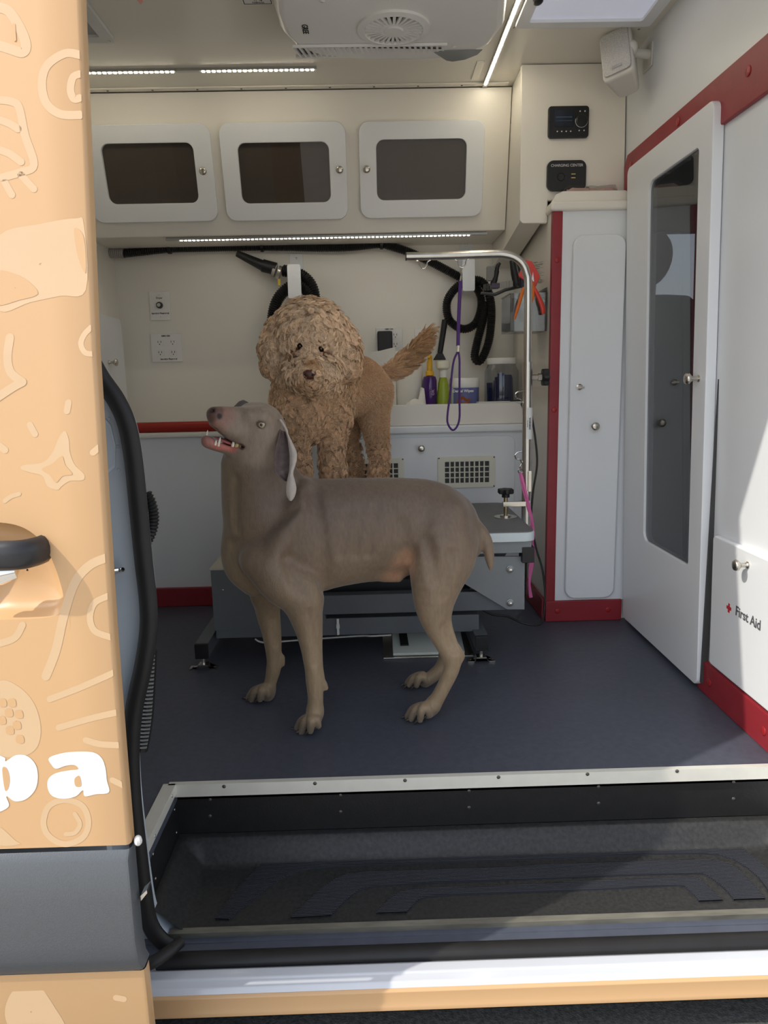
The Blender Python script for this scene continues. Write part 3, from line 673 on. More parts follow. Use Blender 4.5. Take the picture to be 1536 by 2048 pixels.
# clear bag with pinkish contents on the capping
bg = thing('clear_bag', (.75, YT+.04, zt+.026), 'crinkled clear plastic bag with pinkish contents on top of the tall cabinet', 'bag')
CLEARP = glass('clear_plastic', (.86, .86, .86), .12, .08)
random.seed(4)
rows = []
for i in range(5):
    row = []
    for j in range(13):
        u = j/12; v_ = i/4
        row.append(V((.635+.20*u, YT+.027+.036*v_, zb_-.028+.05*math.sin(math.pi*min(1, max(0, v_*.8+.2)))*(1 if 0 < j < 12 else .3)+random.uniform(-.006, .006))))
    rows.append(row)
obj('film', B().grid(rows), CLEARP, bg, smooth=False)
PINKF = mat('pink_filling', (.62, .42, .36), .6, var=.2, scale=40, bump=.5, bscale=60)
rows = [[V((q.x*.9+.075, q.y, q.z-.008)) for q in r] for r in rows[:4]]
obj('contents', B().grid(rows), PINKF, bg)

# ------------------------------------------------------------------ glazed door in the right wall
d2 = thing('door_2', (.88, 2.2, .02), 'white cab door with a tall grey glass pane and knob', kind='structure')
xf = lambda z: lean(z)-.03
def dpt(px, py):
    p = pt(px, py, x=lean(.8)-.03)
    for _ in range(6): p = pt(px, py, x=xf(p.z))
    return p
A = dpt(1245, 1244); Bq = dpt(1393, 1366); Cq = dpt(1433, 190); Dq = dpt(1279, 319); Eq = dpt(1271, 350)
ya, yb = A.y, Bq.y; zb0 = (A.z+Bq.z)/2+.004; zt0 = (Cq.z+Dq.z)/2
g1, g2, g3, g4 = dpt(1303, 362), dpt(1406, 286), dpt(1367, 1128), dpt(1281, 1075)
gy0, gy1 = (g2.y+g3.y)/2, (g1.y+g4.y)/2; gz0, gz1 = (g3.z+g4.z)/2, (g1.z+g2.z)/2
og = rrect(yb, ya, zb0, zt0, .022, 6); ig = []
def rrect4(x0, x1, z0, z1, rr, n=6):
    out = []
    for (cx, cz, a0), r in zip(((x1, z1, 0), (x0, z1, 90), (x0, z0, 180), (x1, z0, 270)), rr):
        for k in range(n+1):
            a = math.radians(a0+90*k/n); out.append((cx+(-r if a0 in (0, 270) else r)+r*math.cos(a), cz+(-r if a0 in (0, 90) else r)+r*math.sin(a)))
    return out
ig = rrect4(gy0, gy1, gz0, gz1, (.03, .012, .012, .03))
db = obj('door_leaf', B().ring([V((xf(z), y, z)) for y, z in og], [V((xf(z), y, z)) for y, z in ig], (.028, 0, 0)), WHITE2, d2, bevel=.004)
obj('glass_pane', B().prism([V((xf(z)+.008, y, z)) for y, z in rrect(gy0-.003, gy1+.003, gz0-.003, gz1+.003, .028, 5)], (.005, 0, 0)), glass('grey_tinted_glass', (.40, .41, .42), .16), d2, smooth=False, label='grey tinted glass pane')
obj('hinge_gap', B().box(lean(.7)-.004, lean(.7)+.012, yb-.01, yb-.003, .03, zt0-.05), mat('dark_gap', (.05, .05, .05), .6), d2)
q = dpt(1397, 757); knob('knob', (xf(q.z), (gy0+yb)/2, q.z), (-1, 0, 0), NICK, d2, .015, .036)
q = dpt(1348, 845)
# cab seen through the pane
cabs = thing('cab_seat', (1.25, 2.45, -.1), 'dark grey driver seat with headrest seen through the glazed door', 'seat')
SEATM = mat('seat_fabric', (.045, .043, .042), .85, var=.15, scale=60, bump=.3)
def cpt(px, py, x): return pt(px, py, x=x)
hc = cpt(1303, 520, 1.25); hr_ = abs(cpt(1303, 467, 1.25).z-cpt(1303, 573, 1.25).z)/2
obj('headrest', B().ball(hc, (.05, abs(cpt(1333, 520, 1.25).y-cpt(1290, 520, 1.25).y)*.8, hr_), 20, 12), SEATM, cabs)
sbp = [cpt(1270, 590, 1.2), cpt(1310, 592, 1.2), cpt(1335, 615, 1.2), cpt(1360, 660, 1.2), cpt(1385, 720, 1.2), cpt(1392, 800, 1.2), cpt(1392, 1130, 1.2), cpt(1270, 1100, 1.2)]
obj('seat_back', B().prism(sbp, (.16, 0, 0)), SEATM, cabs, bevel=.03, seg=3)
obj('seat_cushion', B().box(1.2, 1.7, 2.3, 2.95, .05, .25), SEATM, cabs, bevel=.05, seg=3)
obj('headrest_post', B().cyl(hc+V((.02, 0, -.05)), V((1.27, hc.y+.02, cpt(1300, 640, 1.25).z)), .008), STEEL, cabs)
obj('seat_base', B().box(1.25, 1.65, 2.35, 2.9, -.1, .06), BLKP, cabs, bevel=.02)
cw = thing('cab_lining', (1.6, 2.3, -.1), 'grey lining of the cab behind the glazed door', kind='structure')
GLIN = mat('grey_lining', (.30, .31, .31), .8)
obj('cab_floor', B().box(.96, 2.3, 1.3, 3.15, -.15, -.1), mat('cab_carpet', (.03, .03, .03), .9), cw)
obj('cab_roof', B().box(.96, 2.3, 1.3, 3.15, 1.72, 1.77), GLIN, cw)
obj('far_side', B().box(.96, 2.3, 3.05, 3.1, -.1, .75), GLIN, cw)
obj('near_side', B().box(1.0, 2.3, 1.25, 1.3, -.15, .6), mat('van_orange_side', (.8, .45, .17), .3), cw)
obj('near_side_top', B().box(1.0, 2.3, 1.25, 1.3, 1.35, 1.77), mat('van_orange_side', (.8, .45, .17), .3), cw)
obj('far_side_top', B().box(.96, 2.3, 3.05, 3.1, 1.42, 1.77), GLIN, cw)
obj('dashboard', B().box(2.0, 2.3, 1.3, 3.05, -.1, .72), mat('dash', (.03, .03, .032), .7), cw, bevel=.04)
obj('windscreen_shade', B().box(2.26, 2.29, 1.32, 3.04, .72, 1.5), mat('silver_shade', (.5, .53, .55), .6, var=.05, scale=4, stretch=(1, .1, 10)), cw)
obj('sun_visor', B().box(2.0, 2.03, 2.5, 2.95, 1.45, 1.65), BLKP, cw, bevel=.01)

# ------------------------------------------------------------------ first aid locker door
fa = thing('first_aid_locker', (.9, 1.65, .1), 'low white locker door marked First Aid above the red baseboard', 'locker')
xa = lambda z: lean(z)-.018
def fpt(px, py):
    p = pt(px, py, x=.88)
    for _ in range(6): p = pt(px, py, x=xa(p.z))
    return p
q1, q2, q3 = fpt(1424, 1070), fpt(1408, 1340), fpt(1536, 1118)
zA, zB = q1.z, .10
obj('locker_door', B().prism([V((xa(z), y, z)) for y, z in rrect(1.28, q1.y-.004, zB, (q1.z+q3.z)/2, .012, 4)], (.0175, 0, 0)), WHITE2, fa, bevel=.005, seg=3)
q = fpt(1496, 1130); knob('knob', (xa(q.z), q.y, q.z), (-1, 0, 0), NICK, fa, .0135, .034)
REDP = mat('red_print', (.5, .02, .03), .5); GREYP = mat('dark_grey_print', (.1, .1, .11), .5)
q = fpt(1458, 1216); s = .0115; k = .0042; xs = xa(q.z)-.0006
obj('red_cross', B().box(xs, xs+.0008, q.y-s, q.y+s, q.z-k, q.z+k).box(xs, xs+.0008, q.y-k, q.y+k, q.z-s, q.z-k).box(xs, xs+.0008, q.y-k, q.y+k, q.z+k, q.z+s), REDP, fa, smooth=False)
q4, q5 = fpt(1468, 1222), fpt(1526, 1252)
text('lettering', 'First Aid', GREYP, fa, V((xs-.0002, (q4.y+q5.y)/2, (q4.z+q5.z)/2)), (0, -1, 0), (0, 0, 1), abs(q4.y-q5.y)/3.95, offset=.0006, extrude=.0003)

# ------------------------------------------------------------------ speaker on the right wall
SPK = mat('white_speaker_plastic', (.66, .65, .60), .45)
c0 = pt(1243, 125, y=2.33)
sp_ = thing('wall_speaker', c0, 'white wedge loudspeaker on a bracket high in the right corner', 'speaker')
Ms = Matrix.Translation(c0) @ Matrix.Rotation(math.radians(-38), 4, 'Z') @ Matrix.Rotation(math.radians(-14), 4, 'X') @ Matrix.Rotation(math.radians(-12), 4, 'Y')
prof = [(-.048, -.05), (.048, -.05), (.030, .06), (-.030, .06)]
body = [Ms @ V((x, y, -.075)) for x, y in prof]
obj('cabinet', B().prism(body, (Ms.to_3x3() @ V((0, 0, .15)))), SPK, sp_, bevel=.014, seg=3)
gr_ = [Ms @ V((x, -.051, z)) for x, z in rrect(-.040, .040, -.066, .066, .012, 4)]
obj('grille', B().prism(gr_, Ms.to_3x3() @ V((0, -.005, 0))), mat('speaker_mesh', (.50, .49, .47), .6, var=.3, scale=400), sp_, bevel=.002)
obj('badge', B().box(-.014, .014, -.058, -.056, -.052, -.044, Ms), STEEL, sp_)
wp = V((lean(1.75)-.001, 2.36, c0.z+.02))
obj('bracket_arm', B().cyl(c0+V((.02, -.02, .02)), wp+V((-.004, -.03, .0)), .013, n=14), SPK, sp_)
obj('bracket_joint', B().ball(c0+V((.012, -.04, .022)), .021, 14, 10), SPK, sp_)
obj('wall_plate', B().box(wp.x-.005, wp.x, wp.y-.05, wp.y+.02, wp.z-.035, wp.z+.03), SPK, sp_, bevel=.002)
# ------------------------------------------------------------------ ceiling fittings
LEDC = mat('led_diode', (1, 1, .9), .4, emit=(1, .90, .70), estr=70)
LEDW = mat('led_diode_cool', (1, 1, 1), .4, emit=(1, .92, .78), estr=32)
def ledstrip(name, a, b, up, label, step, em, wid=.016, part=(0, 1)):
    a, b = V(a), V(b); t = thing(name, (a+b)/2, label, 'led strip'); d = (b-a).normalized(); s = d.cross(V(up)).normalized()*(wid/2); u = V(up).normalized()
    obj('channel', B().prism([a-s, b-s, b+s, a+s], -u*.008), mat('led_channel', (.45, .45, .43), .35, .6), t, smooth=False)
    a2 = a.lerp(b, part[0]); b2 = a.lerp(b, part[1]); L = (b2-a2).length; n = int(L/step); bb_ = B()
    for i in range(n):
        c = a2+d*(step*(i+.5))-u*.0085
        bb_.prism([c-d*.0042-s*.42, c+d*.0042-s*.42, c+d*.0042+s*.42, c-d*.0042+s*.42], -u*.0012)
    obj('diodes', bb_, em, t, smooth=False, kind='stuff'); return t
zc_ = ZC
a = pt(100, 143.5, z=zc_); b_ = pt(350, 136.5, z=zc_); yl = (a.y+b_.y)/2
ledstrip('led_light', (a.x, yl, zc_), (b_.x, yl, zc_), (0, 0, 1), 'ceiling led strip running to the orange door edge', .0165, LEDC)
a2 = pt(352, 136, z=zc_); b2 = pt(632, 128, z=zc_)
ledstrip('led_light', (a2.x, yl, zc_), (b2.x, yl, zc_), (0, 0, 1), 'ceiling led strip next to the air conditioner', .0165, LEDC, part=(.17, 1))
a = pt(1001, 88, z=zc_); b_ = pt(968, 172, z=zc_); xx = (a.x+b_.x)/2
ledstrip('led_light', (xx, 1.7, zc_), (xx, b_.y, zc_), (0, 0, 1), 'ceiling led strip running front to back right of the air conditioner', .013, LEDC, part=(0, .97))
a = pt(335, 479, z=1.393); b_ = pt(975, 463, z=1.393); yu = (a.y+b_.y)/2
ledstrip('led_light', (a.x, yu, 1.393), (b_.x, yu, 1.393), (0, 0, 1), 'led strip under the overhead cabinet', .0155, LEDW, part=(.04, .96))
# seam strip by the AC
q = pt(955, 140, z=zc_)
tc3 = obj('trim_4', B().box(q.x-.012, q.x+.012, q.y-.07, q.y+.07, zc_-.004, zc_), CEIL, bevel=.0015, label='short flat ceiling cover strip beside the air conditioner', kind='structure')
# air conditioner
ACM = mat('ac_white_plastic', (.80, .80, .77), .3, var=.01)
ACD = mat('ac_dark_slot', (.05, .05, .048), .6)
zA = 1.735
ac = thing('air_conditioner', (.08, 2.05, zA), 'white ceiling air conditioner with a round grille and slatted vent', 'air conditioner')
def apt(px, py, z=zA): return pt(px, py, z=z)
base = [(556, -60), (560, 30), (572, 70), (600, 98), (640, 112), (720, 120), (850, 122), (930, 112), (975, 92), (1000, 60), (1012, -60)]
lo = [apt(*k) for k in base]; lo = [V((p.x, p.y, zA)) for p in lo]
lo = [V((lo[0].x, 1.55, zA))]+lo+[V((lo[-1].x, 1.55, zA))]
cen = V((.1, 1.95, 0))
hi = [V((cen.x+(p.x-cen.x)*1.07, cen.y+(p.y-cen.y)*1.10, ZC)) for p in lo]
mid = [V((cen.x+(p.x-cen.x)*1.045, cen.y+(p.y-cen.y)*1.05, zA+.025)) for p in lo]
n = len(lo); bb_ = B()
bb_.add(lo+mid+hi, [tuple(range(n))]+[(i, (i+1) % n, (i+1) % n+n, i+n) for i in range(n)]+[(n+i, n+(i+1) % n, 2*n+(i+1) % n, 2*n+i) for i in range(n)])
obj('housing', bb_, ACM, ac, bevel=.012, seg=3)
fc = apt(787, 55); fr_ = .072
obj('grille_ring', B().lathe([(fr_*1.28, .0005), (fr_*1.28, -.006), (fr_*1.05, -.009), (fr_, -.004), (fr_, .0)], fc, (0, 0, 1), 36), ACM, ac)
obj('grille_well', B().lathe([(.0001, -.0012), (fr_*.99, -.0012)], fc, (0, 0, 1), 36, caps=False), ACD, ac)
obj('grille_hub', B().lathe([(fr_*.36, .0), (fr_*.36, -.008), (fr_*.3, -.011), (.0001, -.011)], fc, (0, 0, 1), 24), ACM, ac)
sl_ = None
for i in range(28):
    a = 2*math.pi*i/28; M_ = Matrix.Translation(fc) @ Matrix.Rotation(a, 4, 'Z')
    if sl_ is None:
        sl_ = obj('grille_fin', B().box(fr_*.34, fr_*1.02, -.0035, .0035, -.008, -.002), ACM, ac, origin=(0, 0, 0)); sl_.location = fc-worg(ac)
    else:
        c_ = sl_.copy(); COL.objects.link(c_); c_.rotation_euler = (0, 0, a)
# slatted vent in the sloping rear edge
vp_ = [apt(592, 106), apt(880, 110)]
v0, v1 = V((vp_[0].x, vp_[0].y-.048, zA-.001)), V((vp_[1].x, vp_[1].y-.048, zA-.001))
obj('vent_slot', B().prism([v0, v1, v1+V((0, .088, .014)), v0+V((0, .088, .014))], (0, 0, -.001)), ACD, ac, smooth=False)
fn = None
for i in range(28):
    x = v0.x+(v1.x-v0.x)*i/27
    if fn is None: fn = obj('vent_fin', B().prism([V((x-.004, v0.y, zA-.002)), V((x+.002, v0.y, zA-.002)), V((x+.014, v0.y+.088, zA+.010)), V((x+.008, v0.y+.088, zA+.010))], (0, 0, -.006)), ACM, ac); xx0 = x
    else: copyat(fn, (x-xx0, 0, 0))
for k in (0, 1): obj('vent_rail', B().box(v0.x-.004, v1.x+.012, v0.y-.004+k*.088, v0.y+k*.092, zA-.008+k*.012, zA-.001+k*.012), ACM, ac)
q = apt(610, 58); text('lettering', 'GREE', mat('black_print', (.01, .01, .01), .5), ac, V((q.x, q.y, zA-.0008)), (0, 1, 0), (1, 0, 0), .021, offset=.0004, extrude=.0003)
for px, py in ((645, 2), (655, 98), (908, 93)):
    q = apt(px, py); screw(ac, (q.x, q.y, zA-.0005), (0, 0, -1), ACM, .006, 'screw_cap')
lens = [apt(*k) for k in ((868, 104), (890, 100), (965, 98), (955, 108), (930, 118), (905, 122), (893, 120))]
obj('remote_window', B().prism([V((p.x, p.y, zA-.0006)) for p in lens], (0, 0, -.0012)), mat('grey_window', (.25, .26, .26), .15), ac, smooth=False)
# warning label on the ceiling
q = pt(522, 2, z=ZC-.001)
wlb = thing('warning_label', q, 'small white printed notice on the ceiling left of the air conditioner', 'label')
obj('sticker', B().box(q.x-.05, q.x+.03, q.y-.03, q.y+.018, ZC-.0012, ZC-.0002), WPL, wlb)
obj('frame_line', B().ring([V((q.x+a_, q.y+c_, ZC-.0013)) for a_, c_ in ((-.047, -.027), (.027, -.027), (.027, .015), (-.047, .015))], [V((q.x+a_, q.y+c_, ZC-.0013)) for a_, c_ in ((-.045, -.025), (.025, -.025), (.025, .013), (-.045, .013))], (0, 0, -.0004)), MATS['black_print'], wlb, smooth=False)
for i, s_ in enumerate(('WHEN', 'PL 11', 'REMOV')): text('lettering', s_, MATS['black_print'], wlb, V((q.x-.008, q.y+.006-.011*i, ZC-.0016)), (-1, 0, 0), (0, 1, 0), .0105, extrude=.0002)
# roof vent at left and skylight at right
def frame_ceiling(name, x0, x1, y0, y1, w, m, label, cat, inner, rec=.02, lip=.012):
    t = thing(name, ((x0+x1)/2, (y0+y1)/2, ZC-lip), label, cat)
    obj('frame', B().ring([V((x, y, ZC-.0005)) for x, y in rrect(x0, x1, y0, y1, .012, 3)], [V((x, y, ZC-.0005)) for x, y in rrect(x0+w, x1-w, y0+w, y1-w, .006, 3)], (0, 0, -lip)), m, t, bevel=.003)
    obj('panel', B().box(x0+w, x1-w, y0+w, y1-w, ZC-.004, ZC-.0008), inner, t); return t
q = pt(232, 86, z=ZC-.012)
rv = frame_ceiling('roof_vent', q.x-.42, q.x, q.y-.42, q.y, .035, mat('vent_grey_white', (.62, .62, .60), .4), 'grey white square roof vent in the left ceiling corner', 'roof vent', mat('vent_grey', (.33, .33, .33), .5))
screw(rv, (q.x-.014, q.y-.014, ZC-.0125), (0, 0, -1), NICK, .004)
q0_ = pt(1055, 47, z=ZC-.012); q1_ = pt(1283, 48, z=ZC-.012)
sk = frame_ceiling('skylight', q0_.x-.03, q1_.x+.03, q0_.y-.36, q0_.y+.03, .034, WHITE2, 'pale frosted skylight panel in the right of the ceiling', 'skylight', mat('frosted_skylight', (.72, .74, .82), .35, emit=(.75, .8, 1), estr=.25))
obj('latch', B().ball(pt(1076, 2, z=ZC-.014), (.014, .02, .008), 12, 8), BLKP, sk)
for px, py in ((1029, 55), (1278, 58)):
    q = pt(px, py, z=ZC); screw(sk, (q.x, q.y, ZC-.0005), (0, 0, -1), NICK, .004)
q = pt(277, 2, z=1.70)
pk = thing('pink_tag', q, 'small pink tag hanging near the top left of the ceiling', 'tag')
obj('tag_card', B().prism([q+V((-.012, 0, .012)), q+V((.004, 0, -.006)), q+V((.009, 0, -.002)), q+V((.012, 0, .03))], (0, .002, 0)), mat('pink_card', (.75, .35, .3), .5), pk)
obj('tag_string', B().cyl(q+V((0, .001, .01)), V((q.x, q.y+.001, ZC)), .0015), WPL, pk)
# small door with knob on the left wall
sdv = thing('side_locker', (XL, 2.8, .725), 'narrow white locker door with nickel knob on the left wall', 'locker')
l0 = pt(192, 628, x=XL+.02); l1 = pt(242, 640, x=XL+.02)
obj('locker_door', B().prism([V((XL+.001, y, z)) for y, z in rrect(l0.y-.25, l1.y, .725, l1.z+.004, .03, 5)], (.02, 0, 0)), WHITE2, sdv, bevel=.004)
q = pt(222, 725, x=XL+.03); knob('knob', (XL+.021, q.y, q.z), (1, 0, 0), NICK, sdv, .014, .034)
# ------------------------------------------------------------------ tub front at left, counter at right
YF = 2.78
tb = thing('tub_front', (-.55, YF, 0), 'white tub front with a red padded rail along its top', 'tub')
obj('front_panel', B().box(XL, -.1, YF-.008, YF+.012, .0, .672), WHITE2, tb)
obj('ledge', B().box(XL, -.1, YF-.028, YB, .662, .682), WHITE, tb, bevel=.006)
obj('red_rail', B().tube([(XL, YF-.004, .700), (-.1, YF-.004, .700)], .021, 16), mat('red_padded_rail', (.34, .02, .012), .3), tb)
ct = thing('counter', (.25, YF, 0), 'white counter with two vent grilles and a raised front lip', 'counter')
xc0, xc1 = -.1, .6
obj('top_board', B().box(xc0, xc1, YF, YB, .715, .735), WHITE, ct)
lz1, lz0 = .764, .684
q = pt(1045, 808, y=YF)
lipo = [(xc0, lz0), (xc0, lz1)]+[(q.x-.03+.03*math.sin(a), lz1-.03+.03*math.cos(a)) for a in [math.pi/2*k/6 for k in range(7)]]+[(q.x, lz0)]
obj('front_lip', B().prism([V((x, YF-.006, z)) for x, z in lipo], (0, .016, 0)), WHITE, ct, bevel=.004)
obj('ledge_moulding', B().box(xc0, xc1, YF-.022, YF+.012, .655, lz0), WHITE2, ct, bevel=.007, seg=3)
obj('front_panel', B().box(xc0, xc1, YF, YF+.02, .0, .66), WHITE2, ct)
q = pt(1030, 870, y=YF)
dp = obj('access_door', B().prism([V((x, YF-.001, z)) for x, z in rrect(-.06, q.x, .33, q.z, .03, 5)], (0, -.008, 0)), WHITE2, ct, bevel=.004)
q = pt(842, 896, y=YF-.012); knob('knob', (q.x, YF-.0095, q.z), (0, -1, 0), NICK, dp, .0135)
def grille(x0, x1, z0, z1, nx, nz, label):
    Y = YF-.0092; t = obj('vent_grille', B().ring([V((x, Y, z)) for x, z in rrect(x0, x1, z0, z1, .004, 2)], [V((x, Y, z)) for x, z in rrect(x0+.028, x1-.024, z0+.02, z1-.02, .002, 2)], (0, -.006, 0)), CREAM, ct, bevel=.0015, label=label)
    a0, a1, b0, b1 = x0+.028, x1-.024, z0+.02, z1-.02
    obj('dark_back', B().box(a0, a1, Y-.0008, Y-.0002, b0, b1), ACD, t)
    fb = None
    for i in range(1, nx):
        x = a0+(a1-a0)*i/nx
        if fb is None: fb = obj('grille_bar', B().box(x-.0026, x+.0026, Y-.0055, Y-.0005, b0, b1), CREAM, t); xx = x
        else: copyat(fb, (x-xx, 0, 0))
    fb = None
    for i in range(1, nz):
        z = b0+(b1-b0)*i/nz
        if fb is None: fb = obj('grille_rail', B().box(a0, a1, Y-.0045, Y-.0008, z-.0018, z+.0018), CREAM, t); zz_ = z
        else: copyat(fb, (0, 0, z-zz_))
    for x in (x0+.005, x1-.005):
        for z in (z0+.005, z1-.005): screw(t, (x, Y-.006, z), (0, -1, 0), MATS['dark_screw'], .003)
a = pt(875, 914, y=YF-.01); c = pt(990, 974, y=YF-.01)
grille(a.x, c.x, c.z, a.z, 9, 4, 'cream slotted vent grille')
a2 = pt(808, 918, y=YF-.01); w_ = c.x-a.x
grille(a2.x-w_, a2.x, c.z, a.z, 9, 4, 'cream slotted vent grille')

# ------------------------------------------------------------------ wall plates
def plate(name, px0, px1, py0, py1, label, cat):
    x0, x1, z0, z1 = yrect(px0, px1, py0, py1, YB)
    t = thing(name, ((x0+x1)/2, YB, z0), label, cat)
    obj('cover_plate', B().box(x0, x1, YB-.007, YB-.0003, z0, z1), WPL, t, bevel=.003)
    return t, x0, x1, z0, z1
BP = MATS['black_print']
t, x0, x1, z0, z1 = plate('dryer_switch', 300, 341, 583, 641, 'white wall plate with a black dryer dial above the left sockets', 'switch')
xc = (x0+x1)/2; h = z1-z0
obj('dial', B().lathe([(.0135, 0), (.0135, .004), (.011, .014), (.002, .015)], (xc, YB-.007, z0+.52*h), (0, -1, 0), 24), DARKP, t)
obj('dial_cap', B().lathe([(.008, .0), (.007, .002), (.0005, .0022)], (xc, YB-.022, z0+.52*h), (0, -1, 0), 18), STEEL, t)
text('lettering', 'Dryer', BP, t, (xc, YB-.0076, z0+.77*h), (1, 0, 0), (0, 0, 1), .011, extrude=.0002)
text('lettering', 'Inverter Powered', BP, t, (xc, YB-.0076, z0+.24*h), (1, 0, 0), (0, 0, 1), .0098, offset=.0003, extrude=.0002)
for k in (.13, .87): screw(t, (xc, YB-.007, z0+k*h), (0, -1, 0), WPL, .003)
def socket(t, x, z, s=1):
    o = [V((x+a_, YB-.0072, z+c_)) for a_, c_ in rrect(-.0165*s, .0165*s, -.0135*s, .0135*s, .010*s, 4)]
    fc_ = obj('socket_face', B().prism(o, (0, -.002, 0)), WPL, t, bevel=.0005)
    for d in (-.006, .006): obj('slot', B().box(x+d*s-.001, x+d*s+.001, YB-.0098, YB-.0092, z-.001, z+.007*s), BP, fc_)
    obj('slot', B().lathe([(.0022, 0), (.0022, .0004)], (x, YB-.0093, z-.0065*s), (0, -1, 0), 10), BP, fc_)
t, x0, x1, z0, z1 = plate('wall_socket', 303, 365, 667, 724, 'white four way socket plate on the left of the back wall', 'socket'); w = x1-x0; h = z1-z0
for u in (.29, .71):
    for v_ in (.32, .68): socket(t, x0+u*w, z0+v_*h)
text('lettering', 'GEN 15A', BP, t, (x0+.5*w, YB-.0076, z0+.91*h), (1, 0, 0), (0, 0, 1), .009, offset=.0003, extrude=.0002)
text('lettering', 'Inverter Powered', BP, t, (x0+.55*w, YB-.0076, z0+.1*h), (1, 0, 0), (0, 0, 1), .0095, offset=.0003, extrude=.0002)
t, x0, x1, z0, z1 = plate('wall_socket', 752, 805, 655, 706, 'white socket plate with a black adapter behind the curly dog', 'socket'); w = x1-x0; h = z1-z0
for v_ in (.32, .68): socket(t, x0+.73*w, z0+v_*h)
text('lettering', 'GEN 15A', BP, t, (x0+.5*w, YB-.0076, z0+.93*h), (1, 0, 0), (0, 0, 1), .0085, offset=.0003, extrude=.0002)
a0, a1, b0, b1 = yrect(755, 785, 662, 703, YB-.04)
ad = thing('plug_adapter', ((a0+a1)/2, YB-.03, b0), 'black plug-in power adapter in the socket behind the curly dog', 'adapter')
obj('case', B().box(a0, a1, YB-.048, YB-.0105, b0, b1), mat('charcoal_adapter', (.02, .02, .022), .5), ad, bevel=.006, seg=3)
obj('cable', B().tube(smoothpath([V((a1-.008, YB-.03, b0)), V((a1-.006, YB-.03, b0-.05)), V((a1+.01, YB-.03, b0-.12))], 5), .0025, 8), BLKR, ad)
t, x0, x1, z0, z1 = plate('wall_switch', 829, 863, 656, 706, 'plain white switch plate partly hidden by the dog tail', 'switch')
obj('rocker', B().box(x0+.028, x1-.028, YB-.011, YB-.007, z0+.03, z1-.03), WPL, t, bevel=.002)

# ------------------------------------------------------------------ dryer hoses and hooks
YH = YB-.05
HR = .0165
def hpath(pxs, y): return smoothpath([pt(p[0], p[1], y=(p[2] if len(p) > 2 else y)) for p in pxs], 8)
dh = thing('dryer_hose', pt(500, 495, y=YH), 'long black corrugated hose strung under the overhead cabinet and looped at right', 'hose')
main = hpath([(246, 507), (282, 503), (339, 497), (410, 495), (524, 493), (640, 495), (700, 494), (759, 488), (779, 492), (817, 504), (864, 525), (917, 553, YH), (950, 572, YH-.02), (963, 605, YH-.03), (952, 645, YH-.03), (926, 658, YH-.02), (899, 640, YH-.005), (894, 605, YH-.01), (910, 578, YH-.03), (935, 562, YH-.045), (960, 562, YH-.05), (975, 580, YH-.055), (983, 620, YH-.06), (978, 680, YH-.06), (962, 720, YH-.06), (950, 716, YH-.055), (953, 690, YH-.05), (966, 640, YH-.045), (973, 605, YH-.03)], YH)
obj('hose', corr(main, HR, .0075, .10, 12), HOSE, dh)
obj('grey_cuff', corr(hpath([(201, 505), (225, 506), (250, 507)], YH), HR*1.12, .0075, .06, 12), mat('grey_cuff', (.33, .31, .29), .5), dh, label='grey ribbed end cuff')
for px, py in ((339, 497), (524, 493), (763, 488)):
    c = pt(px, py, y=YH); obj('hose_clip', B().tube([c+V((-.006, 0, 0)), c+V((.006, 0, 0))], HR*1.28, 16).box(c.x-.005, c.x+.005, c.y, YB-.0005, c.z+HR, c.z+HR+.008), BLKP, dh)
nz = B(); a = pt(890, 640, y=YH-.005); c = pt(880, 706, y=YH-.01); e = pt(879, 720, y=YH-.01)
obj('crevice_nozzle', B().tube([a, c], [.0125, .011], 14), BLKP, dh)
obj('flat_tip', B().prism([c+V((-.011, -.008, 0)), c+V((.011, -.008, 0)), e+V((.027, -.008, 0)), e+V((-.027, -.008, 0))], (0, .016, 0)), BLKP, dh, bevel=.003)
lh = thing('nozzle_hose', pt(580, 600, y=YH), 'black corrugated hose with a tapered nozzle coiled on the left hook', 'hose')
loop = hpath([(566, 541, YH-.02), (600, 549, YH-.03), (622, 570, YH-.04), (630, 605, YH-.04), (630, 680, YH-.04), (610, 760, YH-.03), (580, 770, YH-.02), (552, 720, YH-.02), (545, 660, YH-.025), (548, 620, YH-.03), (560, 592, YH-.035), (585, 572, YH-.04), (612, 580, YH-.045), (640, 625, YH-.05), (645, 700, YH-.05)], YH)
obj('hose', corr(loop, .0225, .0085, .09, 12), HOSE, lh)
a, c = pt(474, 507, y=YH-.02), pt(525, 531, y=YH-.02); e = pt(552, 538, y=YH-.02)
obj('nozzle', B().tube([a, c, c+(e-c)*.02, e], [.0125, .021, .025, .0245], 18), BLKP, lh)
obj('nozzle_hole', B().tube([a, a+(a-c).normalized()*.0006], [.009, .009], 14), mat('hole_black', (.002, .002, .002), .9), lh)
for px, m_, r_ in ((549, mat('grey_cuff', (.33, .31, .29)), .0248), (559, STEEL, .0262)):
    c = pt(px, 512+(px-474)*.385+.5, y=YH-.02); d = (e-a).normalized(); obj('hose_clamp', B().tube([c-d*.006, c+d*.006], r_, 18), m_, lh)
obj('yellow_tab', B().box(c.x-.007, c.x+.003, c.y-.012, c.y-.008, c.z-.05, c.z-.026), mat('yellow_tab', (.7, .5, .05), .5), lh)
